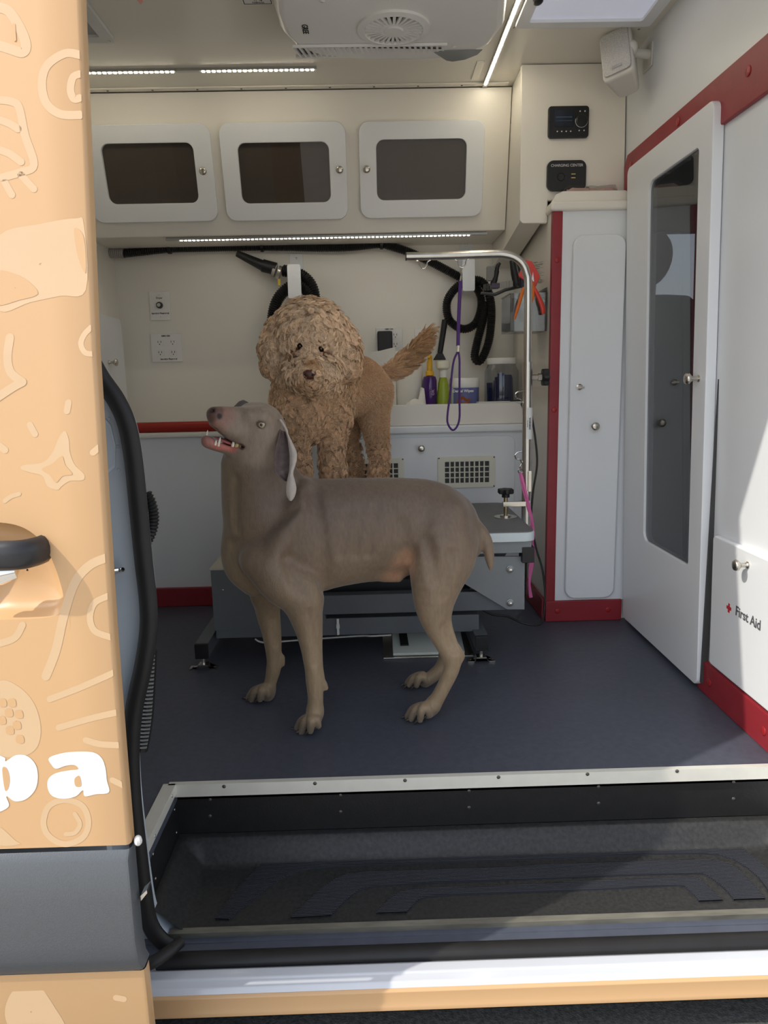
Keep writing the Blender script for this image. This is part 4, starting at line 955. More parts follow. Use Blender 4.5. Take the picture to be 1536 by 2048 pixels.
def hook(px0, px1, py0, py1, label, yfront):
    x0, x1, z0, z1 = yrect(px0, px1, py0, py1, yfront); m_ = WHITE2
    t = thing('wall_hook', ((x0+x1)/2, YB, z0), label, 'hook', 'white hose hooks on the back wall')
    obj('front_plate', B().prism([V((x, yfront, z)) for x, z in rrect(x0, x1, z0, z1, .009, 4)], (0, .005, 0)), m_, t, bevel=.0015)
    obj('bottom_arm', B().box(x0+.001, x1-.001, yfront+.003, YB-.001, z0+.002, z0+.007), m_, t)
    obj('wall_plate', B().box(x0, x1, YB-.005, YB-.0005, z0, z1+.06), m_, t, bevel=.001)
    screw(t, ((x0+x1)/2, YB-.005, z1+.042), (0, -1, 0), NICK, .004)
    return t
hook(575, 602, 528, 597, 'white strip hook holding the left hose loop above the curly dog', YH-.085)
hook(925, 950, 518, 582, 'white strip hook holding the right hose loop beside the steel arm', YH-.085)
q = pt(932, 490, y=YB)
t = thing('small_bracket', (q.x, YB, q.z), 'small pale plate above the right hose hook', 'bracket')
obj('plate', B().prism([V((x, YB-.0004, z)) for x, z in rrect(q.x-.026, q.x+.026, q.z-.025, q.z+.016, .01, 4)], (0, -.004, 0)), WHITE2, t, bevel=.001)
screw(t, (q.x, YB-.0044, q.z), (0, -1, 0), NICK, .004)

# ------------------------------------------------------------------ things on the counter
ZT = .735
PAPER = mat('paper_towel', (.80, .78, .72), .85, bump=.4, bscale=160)
YI = 2.92
t, cx, R_, z0, H = bottle('paper_towel_roll', 786, 846, 808, 702, YI+.02, [(.98, 0), (1, .01), (1, .99), (.97, 1), (.3, 1), (.3, .96)], PAPER, 'white paper towel roll behind the curly dog', 'paper towel', base=ZT)
a0, a1, b0, b1 = yrect(737, 786, 697, 808, YI-.01)
rows = [[V((a0+(a1+.01-a0)*i/10, YI-.02-.02*math.sin(i/10*2.8), ZT+(b1-.004-ZT)*j/4-(.008*math.sin(i/10*3.14+1.0) if j == 4 else 0))) for i in range(11)] for j in range(5)]
obj('loose_sheet', B().grid(rows), PAPER, t)
PURP = mat('purple_plastic', (.055, .012, .14), .18, var=.05, coat=.4)
t, cx, R_, z0, H = bottle('purple_bottle', 846, 874, 808, 713, YI-.02, [(.9, 0), (1, .02), (1, .56), (.85, .63), (.4, .65), (.4, .67)], PURP, 'dark purple bottle with a yellow pump on the counter', 'bottle',
       [('yellow_collar', [(.6, .65), (.6, .72), (.45, .74)], mat('yellow_plastic', (.75, .42, .03), .35))], base=ZT)
obj('pump_head', B().tube(smoothpath([(cx, YI-.02, z0+H*.73), (cx, YI-.022, z0+H*.86), (cx+.002, YI-.026, z0+H*.97), (cx-.004, YI-.04, z0+H)], 4), [.011]*6+[.009]*5+[.006]*2, 12), MATS['yellow_plastic'], t)
text('lettering', 'ok', mat('pale_pink_print', (.55, .3, .5), .5), t, (cx+.008, YI-.02-R_-.0006, z0+H*.34), (0, 0, 1), (-1, 0, 0), .022, extrude=.0003)
GRN = mat('green_plastic', (.30, .38, .035), .3, var=.05)
t, cx, R_, z0, H = bottle('green_bottle', 873, 900, 808, 722, YI-.02, [(.95, 0), (1, .02), (1, .25), (.72, .55), (.55, .66), (.45, .68)], GRN, 'lime green tapered spray bottle with a white cap', 'bottle',
       [('white_collar', [(.55, .67), (.58, .80), (.5, .82)], WPL), ('white_cap', [(.62, .82), (1.0, .86), (1.02, .98), (.9, 1)], CREAM)], base=ZT)
t, cx, R_, z0, H = bottle('wipes_tub', 899, 958, 808, 756, YI, [(.95, 0), (.97, .02), (.97, .72)], mat('white_tub', (.75, .75, .76), .35), 'white and blue tub of wipes with a brown dog picture', 'tub',
       [('lid', [(1, .72), (1.02, .74), (1.02, .95), (.96, 1), (.9, 1)], WPL)], base=ZT)
def arc_label(cx, cy, R_, a0, a1, z0, z1, n=10):
    return [[V((cx+R_*math.sin(a), cy-R_*math.cos(a), z)) for a in [a0+(a1-a0)*i/n for i in range(n+1)]] for z in (z0, z1)]
LBLU = mat('blue_label', (.13, .15, .34), .45, var=.15, scale=30)
obj('label', B().grid(arc_label(cx, YI, R_*.985, -.95, 1.5, z0+.06*H, z0+.70*H)), LBLU, t)
text('lettering', 'Dental Wipes', mat('white_print', (.85, .85, .85), .5), t, (cx-.012, YI-R_*1.0-.0025, z0+.60*H), (1, 0, 0), (0, 0, 1), .0145, offset=.0003, extrude=.0003)
DOGP = mat('brown_dog_print', (.32, .09, .03), .5, var=.2, scale=60)
dgp = [(-.030, .10), (-.028, .34), (-.018, .44), (-.004, .44), (.006, .36), (.022, .36), (.026, .30), (.016, .27), (.020, .20), (.006, .17), (-.002, .10)]
obj('dog_picture', B().prism([V((cx-.006+x, YI-math.sqrt(max(0, (R_*1.0)**2-(x-.006)**2))-.001, z0+z*H)) for x, z in dgp], (0, -.0008, 0)), DOGP, t, smooth=False)
JARG = glass('jar_clear', (.80, .82, .86), .2)
t, cx, R_, z0, H = bottle('clear_jar', 969, 1036, 804, 716, YI+.02, [(.97, 0), (1, .03), (1, .74), (.85, .84), (.82, .88)], JARG, 'clear plastic jar of dark blue packets with a white lid', 'jar',
       [('lid', [(.84, .88), (.86, .89), (.86, .99), (.8, 1)], WPL)], base=ZT)
NAVY = mat('navy_packet', (.02, .028, .10), .35, var=.2, scale=50)
random.seed(3)
k0 = None
for i in range(9):
    a = i*.9; r_ = .034+.010*(i % 2); hh_ = H*random.uniform(.5, .68)
    M_ = Matrix.Translation((cx+math.cos(a)*r_, YI+.02+math.sin(a)*r_, z0+.004)) @ Matrix.Rotation(a+1.2, 4, 'Z') @ Matrix.Rotation(random.uniform(-.08, .08), 4, 'X')
    obj('packet', B().box(-.014, .014, -.006, .006, 0, hh_, M_), NAVY, t, bevel=.003)
a0, a1, b0, b1 = yrect(954, 1042, 799, 806, YI-.07)
t = thing('flat_tray', ((a0+a1)/2, YI-.08, ZT), 'thin pale tray lying on the counter before the clear jar', 'tray')
obj('tray_board', B().box(a0, a1, YI-.115, YI-.04, ZT+.026, ZT+.032), WPL, t, bevel=.001)
obj('tray_foot', B().box(a0+.01, a1-.01, YI-.11, YI-.045, ZT+.0005, ZT+.026), WPL, t)
obj('tray_clip', B().box(a1-.05, a1, YI-.114, YI-.1, ZT+.032, ZT+.037), BLKP, t)
# crumpled tissue
random.seed(11)
q = pt(832, 800, y=YI-.06)
rows = []
for i in range(9):
    row = []
    for j in range(11):
        u, v_ = i/8-.5, j/10-.5; r2 = (u*u+v_*v_)*4
        row.append(V((q.x+v_*.105+random.uniform(-.004, .004), YI-.065+u*.07, ZT+.002+max(0, .04*(1-r2))+random.uniform(0, .012)+(.05 if (j in (7, 8) and i in (4, 5)) else 0))))
    rows.append(row)
t = obj('tissue', B().grid(rows), PAPER, label='crumpled white tissue on the counter beside the purple bottle', cat='tissue')

# clear tool bin on the cabinet side with grooming tools
bx0, bx1 = .478, .603; by0, by1 = 2.50, 2.66; bz0 = pt(1030, 663, y=2.5).z; bz1 = pt(1030, 588, y=2.5).z
bn = thing('tool_bin', (.55, 2.58, bz0), 'clear plastic bin of grooming tools on the side of the tall cabinet', 'bin')
BINM = glass('bin_clear', (.80, .81, .82), .18, .06)
obj('front_wall', B().box(bx0, bx1, by0, by0+.003, bz0, bz1), BINM, bn); obj('rear_wall', B().box(bx0, bx1, by1-.003, by1, bz0, bz1), BINM, bn)
obj('outer_wall', B().box(bx0, bx0+.003, by0+.003, by1-.003, bz0, bz1), BINM, bn); obj('inner_wall', B().box(bx1-.003, bx1, by0+.003, by1-.003, bz0, bz1+.02), BINM, bn)
obj('bottom', B().box(bx0+.003, bx1-.003, by0+.003, by1-.003, bz0, bz0+.003), BINM, bn)
obj('rim', B().ring([V((x, y, bz1)) for x, y in ((bx0-.003, by0-.003), (bx1, by0-.003), (bx1, by1), (bx0-.003, by1))], [V((x, y, bz1)) for x, y in ((bx0+.003, by0+.003), (bx1-.003, by0+.003), (bx1-.003, by1-.003), (bx0+.003, by1-.003))], (0, 0, .003)), BINM, bn)
def tp(px, py, y=2.55): return pt(px, py, y=y)
# flat comb with fine teeth
GRY = mat('dark_grey_comb', (.07, .07, .072), .35)
t = thing('rake_comb', tp(1000, 580), 'dark grey rake comb lying across the clear tool bin', 'comb')
obj('comb_handle', B().tube([tp(962, 586, 2.53), tp(990, 589, 2.53), tp(1010, 580, 2.56), tp(1044, 572, 2.6)], [.007, .010, .010, .009], 12, flat=.6), GRY, t)
tm = None
for i in range(22):
    p = tp(968+i*3.2, 582-i*.45, 2.545)
    if tm is None: tm = obj('tooth', B().cyl(p, p+V((.0, 0, .022)), .0011, n=6), mat('tooth_grey', (.35, .35, .35), .3, .8), t); p0 = p
    else: copyat(tm, p-p0)
t = thing('deshedding_brush', tp(992, 550), 'black curved handle brush standing at the left of the tool bin', 'brush')
obj('handle', B().tube(smoothpath([tp(984, 572), tp(990, 558), tp(993, 545), tp(995, 533), tp(1000, 526)], 5), [.010]*6+[.0085]*6+[.007]*6+[.005]*3, 12), BLKP, t)
obj('head', B().box(tp(973, 545).x, tp(989, 545).x, 2.545, 2.56, tp(980, 562).z, tp(980, 532).z), mat('brush_grey', (.2, .19, .18), .5), t, bevel=.004)
obj('collar', B().box(tp(982, 545).x, tp(998, 545).x, 2.535, 2.565, tp(990, 577).z, tp(990, 567).z), mat('purple_grey', (.06, .05, .08), .5), t, bevel=.002)
t = thing('clipper', tp(1030, 545), 'black clipper handle with cord ring in the tool bin', 'clipper')
obj('body', B().tube([tp(1024, 521), tp(1029, 548), tp(1034, 573)], [.009, .0125, .012], 12), BLKP, t)
obj('back_plate', B().tube([tp(1037, 522, 2.57), tp(1045, 550, 2.57), tp(1045, 575, 2.57)], [.008, .012, .011], 10), mat('navy_plastic', (.015, .02, .05), .4), t)
obj('ring', B().tube([tp(1036, 571, 2.53)+V((math.cos(a)*.008, 0, math.sin(a)*.008)) for a in [2*math.pi*k/14 for k in range(14)]], .0014, 6, closed=True), BLKP, t)
ORP = mat('orange_plastic', (.85, .20, .03), .35)
t = thing('orange_scissors', tp(1045, 590), 'orange handled scissors hanging over the front of the tool bin', 'scissors')
obj('handle', B().tube(smoothpath([tp(1047, 575, 2.49), tp(1042, 595, 2.485), tp(1034, 622, 2.48), tp(1029, 639, 2.48)], 4), [.006, .008, .009, .0095, .0095, .0095, .009, .009, .008, .0075, .007, .006, .005], 12, flat=.6), ORP, t)
obj('handle', B().tube(smoothpath([tp(1063, 560, 2.49), tp(1066, 585, 2.487), tp(1064, 605, 2.485)], 4), [.005, .007, .008, .008, .008, .008, .007, .006, .004], 12, flat=.6), ORP, t)
obj('blade', B().prism([tp(1063, 562, 2.488), tp(1068, 563, 2.488), tp(1066, 544, 2.49)], (0, .003, 0)), STEEL, t)
RDP = mat('coral_plastic', (.72, .07, .05), .38)
t = thing('slicker_brush', tp(1065, 560), 'coral red slicker brush with bristle pad leaning in the tool bin', 'brush')
obj('head', B().prism([tp(1036, 552), tp(1052, 519), tp(1064, 522), tp(1081, 552), tp(1072, 574), tp(1056, 566)], (0, .012, 0)), RDP, t, bevel=.004)
obj('handle', B().tube(smoothpath([tp(1066, 572, 2.5), tp(1076, 592, 2.49), tp(1085, 615, 2.485), tp(1086, 628, 2.485)], 4), [.008, .008, .009, .010, .010, .010, .011, .011, .011, .011, .010, .009, .007], 12, flat=.7), RDP, t)
bb_ = B(); random.seed(5)
for i in range(60):
    p = tp(1072+random.uniform(-6, 9), 545+random.uniform(-22, 22), 2.562); bb_.cyl(p, p+V((.013, .003, .002)), .0006, n=4)
obj('bristles', bb_, STEEL, t, kind='stuff')
# ------------------------------------------------------------------ grooming table
ZTOP = .405
gt = thing('grooming_table', (.05, 2.35, 0), 'grey electric grooming table with pale edged top under the curly dog', 'table')
tx0, tx1, ty0, ty1 = -.40, .487, 2.10, 2.63
TOPM = mat('grey_table_mat', (.15, .155, .165), .5, var=.06, scale=30, bump=.2, bscale=500)
obj('table_top', B().prism([V((x, y, ZTOP-.004)) for x, y in rrect(tx0+.004, tx1-.004, ty0+.004, ty1-.004, .03, 5)], (0, 0, .0045)), TOPM, gt)
obj('edge_band', B().prism([V((x, y, ZTOP-.03)) for x, y in rrect(tx0, tx1, ty0, ty1, .034, 6)], (0, 0, .0285)), mat('pale_edge_band', (.62, .70, .72), .3), gt, bevel=.004)
GR2 = mat('grey_powder_coat_light', (.22, .235, .245), .5, var=.05, scale=12, bump=.15, bscale=500)
obj('upper_frame', B().box(-.36, tx1-.012, ty0+.012, ty0+.052, ZTOP-.066, ZTOP-.031).box(-.36, tx1-.012, ty1-.052, ty1-.012, ZTOP-.066, ZTOP-.031).box(tx1-.052, tx1-.012, ty0+.052, ty1-.052, ZTOP-.066, ZTOP-.031).box(-.36, -.32, ty0+.052, ty1-.052, ZTOP-.066, ZTOP-.031), GR2, gt, bevel=.002)
a = pt(1058, 1096, y=2.10); c = pt(1073, 1127, y=2.10)
obj('black_bracket', B().box(a.x-.018, c.x-.004, 2.108, 2.16, c.z, a.z), BLKP, gt, bevel=.002)
yp = 2.13
pl = [pt(x, y, y=yp) for x, y in ((905, 1113), (1049, 1113), (1049, 1219), (1014, 1219), (926, 1166), (905, 1150))]
sp1 = obj('side_plate', B().prism([V((p.x, yp, p.z)) for p in pl], (0, .008, 0)), GR2, gt, bevel=.001)
for px, py in ((1020, 1138), (1020, 1205)):
    c = pt(px, py, y=yp); b1 = obj('pivot_bolt', B().lathe([(.0115, 0), (.0115, .003), (.0085, .004), (.0085, .009), (.006, .010), (.0005, .010)], (c.x, yp, c.z), (0, -1, 0), 20), mat('bolt_grey', (.28, .29, .29), .4, .7), sp1)
    obj('bolt_tip', B().lathe([(.004, 0), (.004, .003), (.0005, .0035)], (c.x, yp-.010, c.z), (0, -1, 0), 12), CHROME, sp1)
sp2 = copyat(sp1, (0, .34, 0))
def xbar(name, px0, px1, pyt, pyb, y, m, d=.04, sl=0):
    a = pt((px0+px1)/2, pyt, y=y); c = pt((px0+px1)/2, pyb, y=y); x0 = pt(px0, pyt, y=y).x; x1 = pt(px1, pyt, y=y).x
    return obj(name, B().box(x0, x1, y, y+d, c.z, a.z), m, gt, bevel=.002)
xbar('lift_bar', 560, 1012, 1188, 1226, 2.145, GREYM)
xbar('rear_lift_bar', 560, 1012, 1180, 1218, 2.43, GREYM)
xbar('cross_beam', 430, 958, 1236, 1270, 2.16, GREYM)
xbar('inner_tray', 560, 960, 1160, 1183, 2.25, mat('dark_grey_tray', (.035, .037, .04), .6), .2)
# feet: long bars front to back with black ends and floor brackets
def foot(px, pyt, label):
    c = pt(px, pyt, y=2.105); x = c.x; w = .02
    f = obj('foot_bar', B().box(x-w, x+w, 2.105, 2.6, .04, .085), GREYM, gt, bevel=.002)
    obj('black_end_cap', B().box(x-w, x+w, 2.094, 2.105, .038, .086), BLKP, f, bevel=.002)
    obj('levelling_bolt', B().cyl((x, 2.115, .012), (x, 2.115, .04), .006, n=10), STEEL, f)
    br_ = [(-.042, .0), (-.042, .004), (-.02, .004), (-.014, .016), (.014, .016), (.02, .004), (.042, .004), (.042, .0), (.024, 0), (.016, .012), (-.016, .012), (-.024, 0)]
    obj('floor_bracket', B().prism([V((x+a_, 2.10, z_+.0005)) for a_, z_ in br_], (0, .028, 0)), NICK, f)
    for s_ in (-.033, .033): screw(f, (x+s_, 2.114, .0045), (0, 0, 1), MATS['dark_screw'], .004)
    for y_ in (2.58,): obj('rear_block', B().box(x-w, x+w, y_, y_+.02, .0005, .04), BLKP, f)
foot(403, 1285, ''); foot(963, 1270, '')
a = pt(421, 1140, y=2.16); c = pt(421, 1255, y=2.16); x2 = pt(652, 1200, y=2.16).x
mb = [V((a.x, 2.158, c.z-.01)), V((x2-.015, 2.158, c.z-.01)), V((x2, 2.158, c.z+.01)), V((x2-.004, 2.158, c.z+.03)), V((x2-.02, 2.158, c.z+.045)), V((-.30, 2.158, a.z)), V((a.x, 2.158, a.z))]
obj('motor_housing', B().prism(mb, (0, .34, 0)), GREYM, gt, bevel=.002)
obj('housing_cap', B().box(a.x-.003, -.30, 2.156, 2.50, a.z-.001, a.z+.006), mat('beige_cap', (.50, .47, .40), .45), gt, bevel=.002)
screw(gt, (a.x+.04, 2.18, a.z+.006), (0, 0, 1), NICK, .004); screw(gt, pt(446, 1180, y=2.158), (0, -1, 0), NICK, .003)
obj('lift_post', B().box(-.30, -.24, 2.2, 2.5, a.z-.002, ZTOP-.03), GREYM, gt)
obj('scissor_arm', B().prism([V((.28, 2.17, .18)), V((.32, 2.17, .18)), V((.42, 2.17, ZTOP-.066)), V((.36, 2.17, ZTOP-.066))], (0, .02, 0)), GREYM, gt)
q = pt(676, 1252, y=2.156)
obj('cable_tie', B().box(q.x-.0035, q.x+.0035, 2.152, 2.158, q.z-.028, q.z+.024).box(q.x-.005, q.x+.005, 2.149, 2.158, q.z-.006, q.z+.006), WPL, gt)
# white and black leads under the table
t = obj('white_cable', B().tube(hpath([(510, 1278, 2.19), (530, 1285, 2.19), (600, 1280, 2.22), (715, 1272, 2.2), (745, 1272, 2.18), (782, 1270, 2.2)], 2.2), .0028, 6), WPL, label='thin white lead sagging below the grooming table beam', cat='cable')
t = obj('pedal_cable_loop', B().tube(hpath([(690, 1238, 2.20), (700, 1234, 2.20), (712, 1233, 2.20), (722, 1237, 2.20)], 2.2), .003, 6), WPL, gt)
t = obj('black_cable', B().tube(hpath([(958, 1216, 2.3), (985, 1229, 2.3), (1015, 1233, 2.3), (1045, 1246, 2.28), (1072, 1250, 2.28), (1085, 1240, 2.30), (1090, 1190, 2.35), (1085, 1140, 2.36), (1072, 1095, 2.38), (1063, 1040, 2.38), (1066, 985, 2.38), (1074, 930, 2.38), (1071, 880, 2.38), (1063, 830, 2.38)], 2.3), .0036, 8), BLKR, label='black power lead looping from the steel arm down to the floor', cat='cable')
# foot pedal
fp_ = thing('foot_pedal', (.12, 2.2, 0), 'pale grey foot pedal with black rocker below the grooming table', 'foot pedal')
p0 = pt(786, 1308, z=.012); p1 = pt(930, 1305, z=.012); yb_ = pt(786, 1253, z=.045).y
x0, x1, y0 = p0.x, p1.x, p0.y
obj('base_plate', B().box(x0-.03, x1+.03, y0-.012, yb_+.04, .0005, .004), NICK, fp_, bevel=.001)
for x in (x0-.022, x1+.022): screw(fp_, (x, y0-.002, .004), (0, 0, 1), MATS['dark_screw'], .004)
obj('pedal_body', B().prism([V((x0, y0, .005)), V((x0, yb_, .005)), V((x0, yb_, .055)), V((x0, y0, .014))], (x1-x0, 0, 0)), mat('pale_grey_pedal', (.55, .59, .56), .4), fp_, bevel=.0025)
def ped(u, v_): return V((x0+(x1-x0)*u, y0+(yb_-y0)*v_, .014+.041*v_+.0006))
obj('rocker_slot', B().prism([ped(.11, .22), ped(.23, .22), ped(.21, .84), ped(.10, .84)], (0, 0, .004)), BLKP, fp_, bevel=.001)
obj('rocker_slot', B().prism([ped(.72, .22), ped(.84, .22), ped(.82, .84), ped(.71, .84)], (0, 0, .004)), BLKP, fp_, bevel=.001)
ar = [(.10, .90), (.16, .97), (.22, .90), (.19, .90), (.19, .87), (.13, .87), (.13, .90)]
obj('arrow_mark', B().prism([ped(*k) for k in ar], (0, 0, .0006)), BP, fp_, smooth=False)
obj('text_mark', B().prism([ped(.46, .92), ped(.55, .92), ped(.55, .96), ped(.46, .96)], (0, 0, .0006)), BP, fp_, smooth=False)

# ------------------------------------------------------------------ grooming arm clamped to the table
YA = 2.36
ga = thing('grooming_stand', (.505, YA, .3), 'bent stainless steel grooming arm clamped to the table edge', 'grooming arm')
arm = [pt(812, 513, y=YA), pt(900, 511, y=YA), pt(985, 508, y=YA)]+[pt(x, y, y=YA) for x, y in ((1010, 509), (1030, 515), (1045, 528), (1053, 548), (1056, 575))]+[pt(1055, 730, y=YA)]
obj('arm_tube', B().tube(smoothpath(arm, 6), .0125, 18), STEEL, ga)
obj('arm_end_cap', B().tube([arm[0]+V((-.0015, 0, 0)), arm[0]+V((.001, 0, 0))], .0128, 16), BLKP, ga)
s0 = pt(1055.5, 724, y=YA); s1 = pt(1052, 1050, y=YA)
obj('sleeve', B().cyl(s0, s1, .0155, n=20), STEEL, ga)
obj('lower_post', B().cyl(s1, V((s1.x, YA, .30)), .0125, n=16), STEEL, ga)
kc = pt(1062, 755, y=YA)
obj('knob_bolt', B().tube([kc, kc+V((.022, 0, 0)), kc+V((.0221, 0, 0)), kc+V((.035, 0, 0))], [.009, .009, .012, .012], 8), NICK, ga)
def star_knob(c, ax, R_, Hh, name='star_knob'):
    u, w = ortho(ax); ax = V(ax); o = []
    for k in range(48):
        a = 2*math.pi*k/48; r = R_*(1+.10*math.cos(6*a)); o.append(V(c)+u*math.cos(a)*r+w*math.sin(a)*r)
    return obj(name, B().prism(o, ax*Hh), BLKP, ga, bevel=.004, seg=3)
star_knob(kc+V((.036, 0, 0)), (1, 0, 0), .027, .02)
obj('knob_neck', B().cyl(kc+V((.034, 0, 0)), kc+V((.038, 0, 0)), .014, n=16), BLKP, ga)
# hooks
def wirehook(pxs, y=YA-.004): return obj('wire_hook', B().tube(hpath(pxs, y), .0021, 8), CHROME, ga)
wirehook([(833, 521), (838, 524), (840, 531), (847, 537), (853, 531), (855, 524), (861, 520)])
wirehook([(910, 519), (915, 522), (917, 530), (924, 535), (930, 530), (932, 522), (937, 518)])
wirehook([(1047, 782), (1038, 783), (1031, 788), (1033, 796), (1041, 799), (1046, 806)])
wirehook([(1044, 903), (1035, 905), (1030, 911), (1033, 918), (1041, 919), (1045, 925)])
# striped caution sticker
z1_, z0_ = pt(1055, 815, y=YA).z, pt(1055, 878, y=YA).z; xs_ = pt(1055, 846, y=YA).x
sk_ = obj('caution_sticker', B().grid(arc_label(xs_, YA, .0159, -1.15, 1.2, z0_, z1_, 12)), mat('sticker_white', (.78, .78, .76), .4), ga)
bb_ = B(); n_ = 22
for side in (-1, 1):
    for i in range(n_):
        z = z0_+(z1_-z0_)*(i+.2)/n_; dz = (z1_-z0_)/n_*.5
        a0, a1 = (-1.12, -.55) if side < 0 else (.62, 1.17)
        bb_.add([V((xs_+.0161*math.sin(a), YA-.0161*math.cos(a), zz)) for a, zz in ((a0, z), (a1, z+dz*1.2), (a1, z+dz*2.2), (a0, z+dz))], [(0, 1, 2, 3)])
obj('stripes', bb_, BP, sk_, smooth=False)
text('lettering', 'WARNING', BP, sk_, (xs_+.004, YA-.0163, (z0_+z1_)/2), (0, 0, -1), (1, 0, 0), .008, offset=.0002, extrude=.0002)
text('lettering', 'see manual', BP, sk_, (xs_-.003, YA-.0163, (z0_+z1_)/2), (0, 0, -1), (1, 0, 0), .005, extrude=.0002)
c0_, c1_ = pt(1056, 940, y=YA), pt(1056, 982, y=YA)
obj('slider_block', B().box(c0_.x-.004, c0_.x+.008, YA-.024, YA-.012, c1_.z, c0_.z), NICK, ga, bevel=.002)
# table clamp
q = pt(1011, 1034, z=ZTOP+.001); qx, qy = q.x, q.y
obj('clamp_disc', B().lathe([(.038, .0008), (.038, .003), (.018, .0035), (.018, .008), (.010, .009), (.0005, .009)], (qx, qy, ZTOP), (0, 0, 1), 28), NICK, ga)
zk_ = pt(1011, 992, y=qy).z
obj('clamp_screw', B().cyl((qx, qy, ZTOP+.008), (qx, qy, zk_+.01), .0065, n=14), mat('brass_thread', (.42, .34, .2), .3, 1), ga)
zb1, zb2 = pt(1020, 1013, y=qy).z, pt(1020, 1003, y=qy).z
obj('clamp_bar', B().box(qx-.010, .505, qy-.009, qy+.009, zb1, zb2), NICK, ga, bevel=.002)
obj('clamp_strap', B().box(.488, .52, qy, YA+.004, zb1, zb2), NICK, ga, bevel=.002)
star_knob(V((qx, qy, zk_+.008)), (0, 0, 1), .025, .016)
obj('knob_neck', B().cyl((qx, qy, zk_-.004), (qx, qy, zk_+.009), .013, n=16), BLKP, ga)
# ------------------------------------------------------------------ leashes
PURL = mat('purple_cord', (.075, .025, .16), .6, bump=.4, bscale=300)
pl_ = thing('purple_leash', pt(918, 700, y=YA), 'thin purple grooming loop hanging from the steel arm', 'leash')
obj('strap', B().tube(hpath([(921, 562), (919, 600), (917, 650), (916, 692)], YA), .0058, 8, flat=.4, up=(1, 0, 0)), PURL, pl_)
obj('loop', B().tube(hpath([(915, 704), (908, 720), (904, 745), (900, 790), (895, 830), (896, 848), (905, 860), (914, 853), (919, 835), (919, 800), (919, 750), (919, 720), (917, 704)], YA), .0033, 8), PURL, pl_)
obj('metal_crimp', B().cyl(pt(917, 691, y=YA), pt(916, 703, y=YA), .0052, n=10), mat('pale_crimp', (.8, .74, .6), .3, 1), pl_)
obj('snap_hook', B().tube(hpath([(924, 535), (921, 541), (923, 550), (921, 562)], YA), .003, 8), NICK, pl_)
PINK = mat('pink_strap', (.75, .17, .40), .55)
pk_ = thing('pink_leash', pt(1050, 1060, y=YA), 'bright pink leash clipped to the lower hook of the steel arm', 'leash')
obj('strap', B().tube(hpath([(1041, 946, 2.335), (1047, 975, 2.335), (1056, 1010, 2.34), (1064, 1048, 2.36), (1068, 1090, 2.40), (1064, 1130, 2.40), (1058, 1165, 2.40), (1062, 1195, 2.40)], YA), .006, 8, flat=.35, up=(1, 0, 0)), PINK, pk_)
obj('strap', B().tube(hpath([(1042, 946, 2.330), (1052, 985, 2.33), (1060, 1020, 2.345), (1066, 1052, 2.36), (1066, 1100, 2.39), (1059, 1140, 2.39), (1060, 1193, 2.39)], YA), .004, 8, flat=.35, up=(1, 0, 0)), PINK, pk_)
obj('snap_hook', B().tube(hpath([(1041, 919), (1043, 926), (1040, 934), (1042, 941)], YA-.02), .0028, 8), NICK, pk_)
obj('ring', B().tube([pt(1041, 942, y=YA-.022)+V((math.cos(a)*.008, 0, math.sin(a)*.007)) for a in [2*math.pi*k/14 for k in range(14)]], .0016, 6, closed=True), NICK, pk_)
